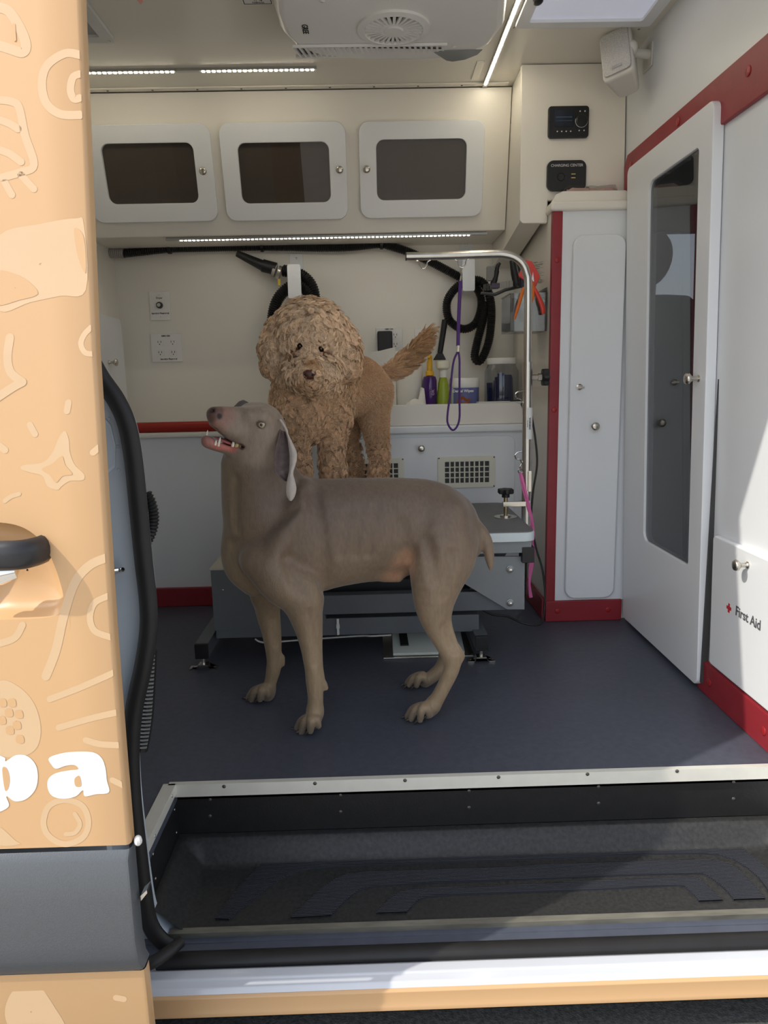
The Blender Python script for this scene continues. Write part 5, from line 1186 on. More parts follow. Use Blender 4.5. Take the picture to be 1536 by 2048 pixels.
# ------------------------------------------------------------------ animals: smooth-union distance fields turned into one continuous mesh
class SDF:
    def __init__(s, lo, hi, h):
        s.lo = np.array(lo, float); s.h = h; s.n = np.ceil((np.array(hi)-s.lo)/h).astype(int)+1
        s.F = np.full(s.n, .2, np.float32)
    def win(s, a, b, m):
        i0 = np.maximum(np.floor((np.minimum(a, b)-m-s.lo)/s.h).astype(int), 0); i1 = np.minimum(np.ceil((np.maximum(a, b)+m-s.lo)/s.h).astype(int)+1, s.n)
        if np.any(i1 <= i0): return None
        ax = [(s.lo[k]+s.h*np.arange(i0[k], i1[k])) for k in range(3)]
        return tuple(slice(i0[k], i1[k]) for k in range(3)), np.meshgrid(*ax, indexing='ij')
    def comb(s, sl, d, k, sub=False):
        f = s.F[sl]
        if sub:
            hh = np.clip(.5-.5*(f+d)/k, 0, 1); s.F[sl] = f*(1-hh)-d*hh+k*hh*(1-hh)
        else:
            hh = np.clip(.5+.5*(d-f)/k, 0, 1); s.F[sl] = d*(1-hh)+f*hh-k*hh*(1-hh)
    def cone(s, a, b, ra, rb, k=.02, ys=1.0, sub=False, ax=(0, 1, 0)):
        """round cone a-b; ys > 1 flattens it along direction ax"""
        a = np.array(a, float); b = np.array(b, float); R_ = max(ra, rb)
        w = s.win(a, b, R_+k+3*s.h)
        if w is None: return
        sl, (X, Y, Z) = w; ax = np.array(ax, float); ax /= np.linalg.norm(ax)
        ab = b-a; L2 = ab.dot(ab)+1e-12
        px, py, pz = X-a[0], Y-a[1], Z-a[2]; t = np.clip((px*ab[0]+py*ab[1]+pz*ab[2])/L2, 0, 1)
        dx, dy, dz = px-t*ab[0], py-t*ab[1], pz-t*ab[2]
        if ys != 1:
            q = dx*ax[0]+dy*ax[1]+dz*ax[2]; e = (ys-1)*q; dx, dy, dz = dx+e*ax[0], dy+e*ax[1], dz+e*ax[2]
        d = np.sqrt(dx*dx+dy*dy+dz*dz)-(ra+(rb-ra)*t)
        s.comb(sl, d.astype(np.float32), k, sub)
    def ell(s, c, r, k=.02, M=None, sub=False):
        c = np.array(c, float); r = np.array(r, float); R_ = r.max()
        w = s.win(c, c, R_+k+3*s.h)
        if w is None: return
        sl, (X, Y, Z) = w; p = np.stack([X-c[0], Y-c[1], Z-c[2]], -1)
        if M is not None: p = p @ np.array(M)     # columns: local axes in world
        q = p/r; l = np.sqrt((q*q).sum(-1)); g = np.sqrt(((q/r)**2).sum(-1))+1e-9
        d = l*(l-1)/g
        s.comb(sl, d.astype(np.float32), k, sub)
    def chain(s, pts, k=.02, ys=1.0, ax=(0, 1, 0), sub=False):
        """tapered limb through (point, radius) nodes, smoothed; one smooth union for the whole chain"""
        P_ = np.array([np.append(p, r) for p, r in pts], float); m = len(P_)
        if m > 2:
            o = []
            for i in range(m-1):
                p0, p1, p2, p3 = P_[max(i-1, 0)], P_[i], P_[i+1], P_[min(i+2, m-1)]
                for t in (0, .25, .5, .75): o.append(.5*((2*p1)+(p2-p0)*t+(2*p0-5*p1+4*p2-p3)*t*t+(3*p1-p0-3*p2+p3)*t**3))
            P_ = np.array(o+[P_[-1]])
        R_ = P_[:, 3].max(); w = s.win(P_[:, :3].min(0), P_[:, :3].max(0), R_+k+3*s.h)
        if w is None: return
        sl, (X, Y, Z) = w; ax = np.array(ax, float); ax /= np.linalg.norm(ax); D = None
        for a, b in zip(P_, P_[1:]):
            ab = b[:3]-a[:3]; L2 = ab.dot(ab)+1e-12
            px, py, pz = X-a[0], Y-a[1], Z-a[2]; t = np.clip((px*ab[0]+py*ab[1]+pz*ab[2])/L2, 0, 1)
            dx, dy, dz = px-t*ab[0], py-t*ab[1], pz-t*ab[2]
            if ys != 1:
                e = (ys-1)*(dx*ax[0]+dy*ax[1]+dz*ax[2]); dx, dy, dz = dx+e*ax[0], dy+e*ax[1], dz+e*ax[2]
            d = np.sqrt(dx*dx+dy*dy+dz*dz)-(a[3]+(b[3]-a[3])*t); D = d if D is None else np.minimum(D, d)
        s.comb(sl, D.astype(np.float32), k, sub)
    def mesh(s):
        F = s.F; ins = F < 0; nx, ny, nz = F.shape
        c = np.zeros((nx-1, ny-1, nz-1), np.int8)
        for i in (0, 1):
            for j in (0, 1):
                for k in (0, 1): c += ins[i:nx-1+i, j:ny-1+j, k:nz-1+k]
        act = (c > 0) & (c < 8); idx = np.argwhere(act); m = len(idx)
        vid = np.full(act.shape, -1, np.int64); vid[act] = np.arange(m)
        acc = np.zeros((m, 3)); cnt = np.zeros(m)
        corners = [(i, j, k) for i in (0, 1) for j in (0, 1) for k in (0, 1)]
        for a in corners:
            for d in range(3):
                if a[d] == 0:
                    b = list(a); b[d] = 1
                    fa = F[idx[:, 0]+a[0], idx[:, 1]+a[1], idx[:, 2]+a[2]]; fb = F[idx[:, 0]+b[0], idx[:, 1]+b[1], idx[:, 2]+b[2]]
                    x = (fa < 0) != (fb < 0); t = np.where(x, fa/(fa-fb+1e-12), 0)
                    p = np.tile(np.array(a, float), (m, 1)); p[:, d] = t
                    acc[x] += p[x]; cnt[x] += 1
        verts = (idx+acc/cnt[:, None])*s.h+s.lo
        quads = []
        for d in range(3):
            e1, e2 = [(1, 2), (2, 0), (0, 1)][d]
            A = ins; sl0 = [slice(None)]*3; sl1 = [slice(None)]*3; sl0[d] = slice(0, -1); sl1[d] = slice(1, None)
            x = A[tuple(sl0)] != A[tuple(sl1)]; p = np.argwhere(x)
            ok = (p[:, e1] > 0) & (p[:, e2] > 0) & (p[:, e1] < F.shape[e1]-1) & (p[:, e2] < F.shape[e2]-1); p = p[ok]
            first = A[tuple(sl0)][p[:, 0], p[:, 1], p[:, 2]]
            def g(o1, o2):
                q = p.copy(); q[:, e1] -= o1; q[:, e2] -= o2; return vid[q[:, 0], q[:, 1], q[:, 2]]
            Q = np.stack([g(1, 1), g(0, 1), g(0, 0), g(1, 0)], 1); Q[~first] = Q[~first][:, ::-1]; quads.append(Q)
        Q = np.concatenate(quads)
        return verts, Q
def smooth_verts(v, q, it=2, lam=.5):
    e = np.concatenate([q[:, [0, 1]], q[:, [1, 2]], q[:, [2, 3]], q[:, [3, 0]]])
    for _ in range(it):
        for sgn in (lam, -lam*.9):
            acc = np.zeros_like(v); cnt = np.zeros(len(v))
            for k in range(3):
                acc[:, k] = np.bincount(e[:, 0], v[e[:, 1], k], len(v))+np.bincount(e[:, 1], v[e[:, 0], k], len(v))
            cnt = np.bincount(e[:, 0], minlength=len(v))+np.bincount(e[:, 1], minlength=len(v))
            v = v+sgn*(acc/np.maximum(cnt, 1)[:, None]-v)
    return v
def npobj(name, v, q, m, parent, col=None):
    me = bpy.data.meshes.new(name); o0 = np.array(worg(parent)); vv = (v-o0).astype(np.float32)
    me.vertices.add(len(vv)); me.vertices.foreach_set('co', vv.ravel())
    me.loops.add(q.size); me.loops.foreach_set('vertex_index', q.ravel().astype(np.int32))
    me.polygons.add(len(q)); me.polygons.foreach_set('loop_start', np.arange(0, q.size, 4, dtype=np.int32)); me.polygons.foreach_set('loop_total', np.full(len(q), 4, np.int32))
    me.update(calc_edges=True); me.validate(); me.shade_smooth()
    if col is not None:
        a = me.color_attributes.new('Col', 'FLOAT_COLOR', 'POINT'); c4 = np.ones((len(vv), 4), np.float32); c4[:, :3] = col; a.data.foreach_set('color', c4.ravel())
    me.materials.append(m); o = bpy.data.objects.new(name, me); COL.objects.link(o); o.parent = parent; return o
def sstep(a, b, x): t = np.clip((x-a)/(b-a), 0, 1); return t*t*(3-2*t)

# ------------------------------------------------------------------ short haired grey dog
wd_ = thing('weimaraner', (-.1, 1.8, 0), 'short haired silver grey dog standing on the floor with its head raised', 'dog')
PXM = .00125
def W(px, py, y, r): 
    p = pt(px, py, y=y); dep = (p-CAMP).dot(-RM.col[2] if False else ray(CX, CY).normalized()); return np.array(p), r*dep/F_PX
S = SDF((-.47, 1.58, -.02), (.40, 2.03, .90), .0036)
YC = 1.775     # spine plane at the chest; the hips sit slightly deeper
YHp = 1.83
def ch(pts, k=.02, ys=1.0, **kw): S.chain([W(*p) for p in pts], k, ys, **kw)
# trunk (deep narrow chest, tucked belly)
ch([(515, 1085, YC, 68), (560, 1082, YC, 96), (610, 1072, YC, 112), (660, 1064, YC+.008, 107), (740, 1054, YC+.02, 99), (800, 1045, YC+.03, 90), (850, 1036, YHp-.01, 76), (890, 1044, YHp, 62)], .02, 1.42)
ch([(500, 1122, YC, 52), (560, 1122, YC, 68), (620, 1110, YC, 74), (680, 1100, YC, 66)], .02, 1.2)      # brisket
ch([(845, 1032, YHp, 64), (880, 1038, YHp, 62), (912, 1062, YHp, 48), (930, 1090, YHp, 34)], .02, 1.0)     # croup
# withers and shoulder blades
ch([(614, 974, YC-.03, 14), (592, 1030, YC-.072, 26), (545, 1120, YC-.09, 30), (560, 1160, YC-.085, 36)], .016)
ch([(614, 974, YC+.04, 14), (590, 1030, YC+.075, 26), (540, 1120, YC+.085, 30)], .03)
# neck
ch([(500, 895, YC-.04, 50), (508, 930, YC-.03, 58), (516, 980, YC-.015, 68), (530, 1035, YC-.005, 80), (550, 1080, YC, 84)], .02, 1.15)
ch([(545, 905, YC-.03, 28), (566, 945, YC-.015, 28), (590, 985, YC, 30), (612, 1010, YC, 40)], .03)
ch([(466, 930, YC-.03, 20), (466, 985, YC-.015, 17), (475, 1060, YC, 20), (473, 1103, YC, 25), (490, 1140, YC, 29), (510, 1160, YC, 32)], .025)  # throat line to breastbone
# near foreleg
YN = 1.695
ch([(520, 1120, YC-.072, 40), (570, 1165, YC-.078, 48), (608, 1196, YN+.005, 38)], .018)
ch([(604, 1175, YN+.01, 42), (607, 1212, YN, 36), (615, 1250, YN, 28), (621, 1290, YN-.003, 21), (626, 1335, YN-.003, 17), (629, 1362, YN, 17.5), (631, 1395, YN, 15.5), (630, 1425, YN, 16.5)], .015)
ch([(632, 1195, YN+.008, 10), (636, 1250, YN+.004, 7), (638, 1320, YN+.003, 6), (641, 1362, YN+.002, 8)], .012)     # tendon at the back
ch([(649, 1369, YN, 6), (652, 1376, YN, 5)], .008)   # carpal pad
# far foreleg
YFr = 1.875
ch([(520, 1140, YC+.07, 40), (532, 1190, YFr-.015, 30)], .03)
ch([(533, 1180, YFr-.01, 30), (536, 1224, YFr, 24.5), (543, 1264, YFr, 19.5), (548, 1313, YFr, 15), (547, 1338, YFr, 14.5), (541, 1365, YFr, 12), (536, 1385, YFr, 14)], .015)
ch([(563, 1316, YFr, 7), (565, 1328, YFr, 5)], .01)
# near hind leg
YHN = 1.735
ch([(882, 1040, YHN+.055, 58), (880, 1095, YHN+.035, 64), (872, 1150, YHN+.015, 52), (864, 1205, YHN+.003, 36), (869, 1245, YHN, 25), (884, 1282, YHN, 18), (902, 1312, YHN+.002, 17)], .016, 1.15)
ch([(922, 1085, YHN+.055, 33), (918, 1122, YHN+.04, 32), (895, 1175, YHN+.02, 26), (885, 1215, YHN+.008, 20)], .014)
ch([(888, 1215, YHN+.005, 12), (899, 1255, YHN+.003, 7), (911, 1290, YHN+.003, 6.5), (921, 1312, YHN+.003, 8)], .012)    # achilles
ch([(906, 1310, YHN, 18), (903, 1338, YHN, 16), (885, 1378, YHN, 14), (866, 1412, YHN, 15)], .015)
# far hind leg
YHF = 1.93
ch([(880, 1080, YHF-.06, 54), (872, 1150, YHF-.035, 46), (866, 1215, YHF-.02, 32)], .03)
ch([(866, 1205, YHF-.01, 30), (876, 1250, YHF, 20), (892, 1285, YHF, 15), (895, 1303, YHF, 15)], .02)
ch([(896, 1300, YHF, 15), (884, 1332, YHF, 13), (868, 1350, YHF, 13), (850, 1362, YHF, 13)], .015)
# belly details
ch([(690, 1130, YC+.01, 30), (745, 1142, YC+.015, 19), (790, 1146, YHp-.03, 14), (812, 1136, YHp-.02, 15)], .03)
ch([(768, 1155, YHp-.035, 7), (796, 1156, YHp-.035, 8)], .012)
# docked tail
ch([(935, 1045, YHp, 15), (960, 1060, YHp-.005, 12.5), (974, 1085, YHp-.01, 11.5), (979, 1115, YHp-.012, 9.5), (981, 1138, YHp-.012, 4)], .012)
# paws: pad, four toes
def paw(cx, cy, y, L, spread, toes, k=.0035):
    for i, (dx, dy, yo, r) in enumerate(toes):
        a, ra = W(cx+dx*.2, cy-10+dy*.2, y+yo*.5, r*.95); b, rb = W(cx+dx*.68, cy+dy*.35-5, y+yo, r*.92); c, rc = W(cx+dx, cy+dy, y+yo, r*.70)
        S.chain([(a, ra), (b, rb), (c, rc)], k)
paw(625, 1440, YN, 0, 0, [(-32, 20, .008, 9), (-22, 24, -.018, 9.5), (-4, 22, -.034, 9.5), (12, 12, -.028, 9)])
ch([(630, 1422, YN, 15), (628, 1444, YN-.004, 14)], .012)
paw(530, 1382, YFr, 0, 0, [(-34, 14, .012, 8), (-27, 18, -.010, 8.5), (-10, 17, -.024, 8.5), (6, 8, -.02, 8.5)])
ch([(536, 1380, YFr, 13), (534, 1390, YFr, 12)], .012)
paw(850, 1418, YHN, 0, 0, [(-36, 16, .008, 8.5), (-28, 20, -.014, 9), (-10, 22, -.030, 9), (8, 12, -.024, 8.5)])
ch([(864, 1410, YHN, 14), (856, 1424, YHN-.004, 13)], .012)
paw(845, 1358, YHF, 0, 0, [(-32, 10, .010, 7.5), (-27, 12, -.010, 8), (-12, 13, -.022, 8), (6, 6, -.018, 7.5)])
# ---------------- head: frame along the muzzle
Hn, _ = W(427, 829, 1.665, 1); Ho, _ = W(560, 868, 1.775, 1)
hx = (Hn-Ho); HL = np.linalg.norm(hx); hx /= HL                       # towards the nose
up0 = np.array(RM @ V((.22, .9, .38))); hz = up0-hx*up0.dot(hx); hz /= np.linalg.norm(hz); hy = np.cross(hz, hx)
HM = np.stack([hx, hy, hz], 1)
def hp(a, b, c): return Ho+hx*(a*HL)+hy*b+hz*c
def hc(p, q, ra, rb, k=.015, ys=1.0, **kw): S.cone(hp(*p), hp(*q), ra, rb, k, ys, **kw)
def hpx(px, py, b=0.0):
    p0 = V(Ho+hy*b); return np.array(ptp(px, py, p0, V(hy)))
def hr(r): return r*.00124
def hch(pts, k=.015, ys=1.0, sub=False, ax=None):
    S.chain([(hpx(x, y, b), hr(r)) for x, y, b, r in pts], k, ys, hy if ax is None else ax, sub)
S.ell(hpx(522, 853), (.054, .052, .0555), .015, HM)
hch([(535, 870, 0, 38), (500, 855, 0, 36), (468, 848, 0, 29), (444, 841, 0, 23.5)], .02, 1.22)
hch([(500, 832, .018, 15), (520, 832, .024, 16)], .02); hch([(500, 826, -.018, 17), (520, 828, -.024, 17)], .02)     # brows
hch([(476, 829, 0, 12), (446, 826, 0, 10)], .015)                                                                     # bridge
hch([(522, 878, .020, 27), (542, 892, .018, 28)], .03); hch([(522, 876, -.020, 27), (542, 890, -.018, 28)], .03)       # cheeks
hch([(474, 862, .014, 20), (452, 855, .013, 18), (436, 846, .010, 13)], .012); hch([(474, 862, -.014, 20), (452, 855, -.013, 18), (436, 846, -.010, 13)], .012)   # flews
S.ell(hpx(430, 830), (.019, .022, .019), .008, HM)
hch([(512, 892, 0, 30), (490, 896, 0, 22), (455, 894, 0, 14), (420, 885, 0, 12.5), (414, 882, 0, 11)], .014, .95)     # lower jaw
for b_ in (-.012, -.004, .004, .012, .020, .028, .036, .044):
    hch([(489, 895, b_, 2.5), (466, 889, b_, 4.5), (444, 879, b_, 7), (426, 866, b_, 8), (408, 857, b_, 10)], .003, sub=True)
def hit(px, py, Sx, y0=1.5, y1=2.7):
    r = np.array(ray(px, py)); c = np.array(CAMP)
    for y in np.arange(y0, y1, .001):
        p = c+r*(y/r[1]); i = np.round((p-Sx.lo)/Sx.h).astype(int)
        if np.all(i >= 0) and np.all(i < Sx.n) and Sx.F[tuple(i)] < 0: return p
    return None
def groove(pts, r=.010, k=.022, dep=.004):
    P_ = []
    for a in pts:
        p = hit(a[0], a[1], S)
        if p is None: continue
        rr = np.array(ray(a[0], a[1])); rr /= np.linalg.norm(rr); P_.append((p-rr*dep, r))
    if len(P_) > 1: S.chain(P_, k, sub=True)
groove([(806, 1050), (812, 1085), (816, 1120)], .009, .03, .006)
groove([(852, 1085), (862, 1120), (872, 1160)], .008, .03, .007)
groove([(905, 1110), (893, 1150), (884, 1190)], .007, .025, .006)
groove([(628, 985), (642, 1060), (648, 1130), (650, 1170)], .009, .03, .007)
groove([(592, 1010), (560, 1040), (525, 1062), (490, 1080), (465, 1090)], .007, .025, .005)
groove([(470, 960), (468, 1010), (470, 1060)], .006, .02, .005)
groove([(575, 1120), (590, 1160), (600, 1180)], .007, .025, .006)
for q_ in (700, 725, 752): groove([(q_, 1020), (q_-8, 1070), (q_-14, 1110)], .006, .02, .0065)
groove([(618, 1225), (628, 1280), (632, 1330)], .004, .012, .003); groove([(545, 1240), (552, 1290)], .004, .012, .003)
groove([(888, 1255), (900, 1285), (908, 1300)], .004, .012, .003)
NOS = [hit(425, 822, S), hit(439, 832, S)]
for p_ in NOS: S.ell(p_, (.005, .0042, .0055), .003, HM, sub=True)      # nostrils
eye_p = hit(524, 850, S); S.ell(eye_p+hx*0-hy*.0, (.011, .006, .008), .005, HM, sub=True)
v, q = S.mesh(); v = smooth_verts(v, q, 2)
# coat colours, with light and shade painted in by height
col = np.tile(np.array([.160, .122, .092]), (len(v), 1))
_back_shade = sstep(.36, .60, v[:, 2])[:, None]; col = col*(1-_back_shade)+np.array([.105, .082, .070])*_back_shade  # back darkened with height, shade painted into the coat
def blend(c, w):
    global col
    col = col*(1-w[:, None])+np.array(c)*w[:, None]
def dist(p): return np.linalg.norm(v-np.array(p), axis=1)
def segd(a, b):
    a, b = np.array(a), np.array(b); ab = b-a; t = np.clip(((v-a)@ab)/ab.dot(ab), 0, 1); return np.linalg.norm(v-(a+t[:, None]*ab), axis=1)
blend((.26, .205, .14), (1-sstep(.12, .46, v[:, 2]))*.75)          # underside and legs paler: warm low light painted into the coat
blend((.22, .175, .12), (1-sstep(.03, .12, segd(pt(445, 930, y=1.74), pt(455, 1140, y=1.75))))*.6)  # throat and chest front paler, warm front light painted in
blend((.22, .18, .135), 1-sstep(.02, .07, segd(hpx(520, 885, .04), hpx(545, 860, .04))))
blend((.19, .158, .135), 1-sstep(.08, .12, dist(hpx(500, 850))))
blend((.21, .125, .105), 1-sstep(.028, .062, dist(Hn-hx*.0)))                                 # pinkish muzzle end
blend((.105, .062, .055), 1-sstep(.021, .026, dist(hpx(430, 829))))                           # nose leather
for p_ in NOS: blend((.02, .012, .012), 1-sstep(.004, .0085, dist(p_)))
mw = np.minimum(segd(hpx(489, 893, 0), hpx(444, 874, 0)), segd(hpx(444, 874, 0), hpx(405, 858, 0)))
inm = np.zeros(len(v))
for b_ in (-.012, 0, .012, .024, .036):
    for A, Bq_ in (((489, 895, 2.5), (466, 889, 4.5)), ((466, 889, 4.5), (444, 879, 7)), ((444, 879, 7), (426, 866, 8)), ((426, 866, 8), (408, 857, 10))):
        d = segd(hpx(A[0], A[1], b_), hpx(Bq_[0], Bq_[1], b_)); inm = np.maximum(inm, 1-sstep(hr((A[2]+Bq_[2])/2)+.001, hr((A[2]+Bq_[2])/2)+.004, d))
mline = np.array((v-hpx(489, 895, .015))@hx); low = sstep(-.003, .003, -((v-hpx(489, 895, .015))@hz)-.30*mline*0-.002)
blend((.42, .10, .10), inm*low); blend((.06, .03, .03), inm*(1-low))
lip = 1-sstep(.008, .014, np.minimum(segd(hpx(412, 884, .012), hpx(440, 893, .018)), segd(hpx(440, 893, .018), hpx(490, 898, .022))))
blend((.40, .125, .115), lip*.85)
blend((.24, .13, .12), (1-sstep(.012, .03, dist(hpx(414, 884))))*.8)
blend((.34, .21, .14), (1-sstep(.015, .055, segd(pt(790, 1158, y=1.77), pt(812, 1125, y=1.75))))*.8)
blend((.50, .16, .14), 1-sstep(.006, .016, dist(pt(792, 1156, y=1.765))))
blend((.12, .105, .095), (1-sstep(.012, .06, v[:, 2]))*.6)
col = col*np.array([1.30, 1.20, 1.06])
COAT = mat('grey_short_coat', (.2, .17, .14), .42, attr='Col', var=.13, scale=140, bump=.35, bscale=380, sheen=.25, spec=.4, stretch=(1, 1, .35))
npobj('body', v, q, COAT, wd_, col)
# eyes, teeth, tongue, claws, ears
IRIS = mat('pale_amber_iris', (.42, .36, .24), .15, coat=1); PUP = mat('pupil_black', (.004, .004, .004), .1, coat=1); EYW = mat('eye_rim', (.10, .06, .05), .3)
ec = V(eye_p+hy*(-.0035)); cd_ = (CAMP-ec).normalized(); fd = (V(hy)*.8+V(hx)*.35+V((0, -.25, .1))).normalized()
ey = obj('eye', B().ball(ec, .0088, 20, 14), IRIS, wd_)
obj('pupil', B().ball(ec+fd*.0058, .0040, 14, 10), PUP, ey)
rim = [ec+V(hx)*(math.cos(a)*.0098)+V(hz)*(math.sin(a)*.0066)+fd*(.0055-.0035*abs(math.cos(a))) for a in [2*math.pi*k/24 for k in range(24)]]
obj('eyelid', B().tube(rim, .0018, 8, closed=True), EYW, wd_)
TOOTH = mat('ivory_tooth', (.78, .72, .58), .25, coat=.5)
def tooth(px, py, b, r, L, m=TOOTH, up=1):
    p = V(hpx(px, py, b)); d = (V(hz)*up+V(hx)*.15).normalized(); obj('tooth', B().tube([p-d*L*.5, p+d*L*.1, p+d*L*.75, p+d*L], [r, r, r*.6, r*.15], 8), m, wd_)
tooth(438, 886, .015, .0031, .015); tooth(413, 871, -.006, .0026, .013)
for i in range(6): tooth(415+i*3.2, 876+i*2.0, -.002+i*.0028, .0021, .0062)
tooth(431, 887, .016, .003, .008)
YT_ = mat('yellowed_tooth', (.70, .52, .24), .3, coat=.5)
tooth(466, 889, .019, .0038, .010); tooth(474, 891, .019, .0052, .011, YT_); tooth(480, 893, .019, .0035, .009, YT_)
TNG = mat('pink_tongue', (.48, .16, .16), .35, coat=.3)
tg = smoothpath([V(hpx(488, 893, 0)), V(hpx(465, 887, .002)), V(hpx(445, 880, .002)), V(hpx(428, 874, 0))], 5)
obj('tongue', B().tube(tg, [.012, .013, .0135, .014, .014, .014, .014, .0135, .013, .0125, .012, .011, .010, .008, .006, .003], 14, flat=.32, up=tuple(hy)), TNG, wd_)
CLAW = mat('dark_claw', (.035, .028, .025), .3)
for (cx_, cy_, y_, toes) in ((625, 1440, YN, [(-32, 20, .008), (-22, 24, -.018), (-4, 22, -.034), (12, 12, -.028)]), (530, 1382, YFr, [(-34, 14, .012), (-27, 18, -.010), (-10, 17, -.024)]),
                             (850, 1418, YHN, [(-36, 16, .008), (-28, 20, -.014), (-10, 22, -.030), (8, 12, -.024)]), (845, 1358, YHF, [(-32, 10, .010), (-27, 12, -.010), (-12, 13, -.022)])):
    for dx, dy, yo in toes:
        p = pt(cx_+dx-4, cy_+dy, y=y_+yo); p2 = pt(cx_+dx-12, cy_+dy+9, y=y_+yo-.004); p2.z = max(p2.z, .003)
        obj('claw', B().tube([p, p.lerp(p2, .55)+V((0, 0, .002)), p2], [.0042, .0034, .0008], 8), CLAW, wd_)
def sheet(name, L, R, y, m, parent, bulge=.01, th=.0028, n=6):
    ls = smoothpath([V((a, b, 0)) for a, b in L], 4); rs_ = smoothpath([V((a, b, 0)) for a, b in R], 4); rows = []; N_ = len(ls)
    for i in range(N_):
        yy = y(i/(N_-1)); row = []
        for j in range(n+1):
            u = j/n; a = ls[i].lerp(rs_[i], u); row.append(pt(a.x, a.y, y=yy+bulge*math.sin(math.pi*u)))
        rows.append(row)
    o = obj(name, B().grid(rows), m, parent, angle=80)
    sm = o.modifiers.new('thick', 'SOLIDIFY'); sm.thickness = th; sm.offset = 0
    ss = o.modifiers.new('sub', 'SUBSURF'); ss.levels = 1; ss.render_levels = 1
    return o
EARI = mat('inner_ear_skin', (.13, .095, .09), .5, var=.3, scale=60, bump=.3, bscale=200); EARO = mat('pale_ear_coat', (.46, .40, .355), .55, var=.08, scale=120, sheen=.3)
yE = lambda t: 1.715-.075*min(1, t*1.6)+.02*max(0, t-.6)
sheet('ear', [(560, 858), (555, 880), (549, 905), (548, 930), (551, 948), (562, 957), (570, 962)], [(573, 864), (578, 885), (583, 905), (584, 930), (582, 945), (580, 955), (575, 963)], yE, EARI, wd_, .016)
sheet('ear_fold', [(556, 838), (568, 856), (574, 870), (577, 890), (579, 910), (579, 930), (578, 945), (574, 962), (572, 980), (574, 993), (579, 1001)], [(562, 838), (574, 858), (577, 871), (587, 890), (594, 908), (592, 926), (586, 946), (590, 962), (593, 978), (589, 994), (582, 1002)], lambda t: 1.712-.085*min(1, t*1.3)+.012*max(0, t-.75), EARO, wd_, -.006)
sheet('ear', [(466, 815), (472, 809), (478, 803), (487, 800)], [(480, 817), (488, 814), (496, 810), (500, 806)], lambda t: 1.80+.01*t, mat('far_ear', (.12, .10, .09), .5), wd_, -.008)
# ------------------------------------------------------------------ curly apricot dog on the table
pd = thing('poodle', (-.05, 2.35, ZTOP), 'curly apricot dog standing on the grooming table facing the camera', 'dog')
S2 = SDF((-.42, 1.98, .38), (.36, 2.80, 1.14), .0045)
def ph(pts, k=.02, ys=1.0, **kw): S2.chain([W(*p) for p in pts], k, ys, **kw)
# trunk running back and to the right
ph([(610, 800, 2.235, 54), (638, 788, 2.30, 64), (676, 775, 2.38, 62), (712, 772, 2.46, 58), (736, 785, 2.52, 48)], .025, 1.0)
ph([(604, 775, 2.22, 48), (602, 820, 2.215, 50), (610, 848, 2.23, 36)], .03)
# neck and head
ph([(632, 770, 2.23, 52), (622, 720, 2.20, 50)], .03)
ph([(618, 672, 2.185, 58), (622, 690, 2.19, 54)], .03)
S2.ell(W(622, 655, 2.19, 1)[0], (.088, .085, .062), .03)            # topknot
ph([(619, 712, 2.14, 30), (619, 740, 2.095, 27), (620, 752, 2.075, 23)], .02)   # muzzle
ph([(600, 735, 2.12, 22), (604, 752, 2.11, 20), (625, 764, 2.105, 18), (645, 752, 2.11, 20), (648, 735, 2.12, 22)], .015)  # beard
ph([(562, 668, 2.19, 22), (552, 700, 2.19, 26), (550, 730, 2.19, 20)], .02)     # ear falls
ph([(676, 672, 2.20, 24), (688, 705, 2.20, 28), (696, 738, 2.20, 20)], .02)
# front legs
ph([(662, 825, 2.26, 38), (664, 880, 2.245, 20), (666, 940, 2.24, 19), (668, 1000, 2.24, 19)], .025)
ph([(588, 830, 2.20, 36), (594, 880, 2.19, 17), (602, 940, 2.19, 14), (604, 1020, 2.19, 14)], .025)
# hind legs
ph([(740, 800, 2.50, 38), (750, 850, 2.49, 27), (757, 900, 2.50, 17), (757, 950, 2.50, 16), (757, 985, 2.49, 16)], .03)
ph([(706, 830, 2.56, 28), (704, 880, 2.57, 12), (712, 930, 2.58, 11), (712, 980, 2.58, 11)], .02)
# paws
for px_, y_, pxx in ((668, 2.235, 28), (604, 2.185, 24), (756, 2.48, 26), (712, 2.57, 20)):
    b0 = pt(px_, 980, y=y_); S2.cone(np.array((b0.x, y_+.005, ZTOP+.032)), np.array((b0.x-.005, y_-.035, ZTOP+.026)), .030, .024, .015)
# tail
ph([(762, 752, 2.55, 13), (790, 738, 2.57, 16), (818, 718, 2.58, 17), (840, 696, 2.585, 15), (858, 668, 2.59, 9)], .01)
v2, q2 = S2.mesh(); v2 = smooth_verts(v2, q2, 2)
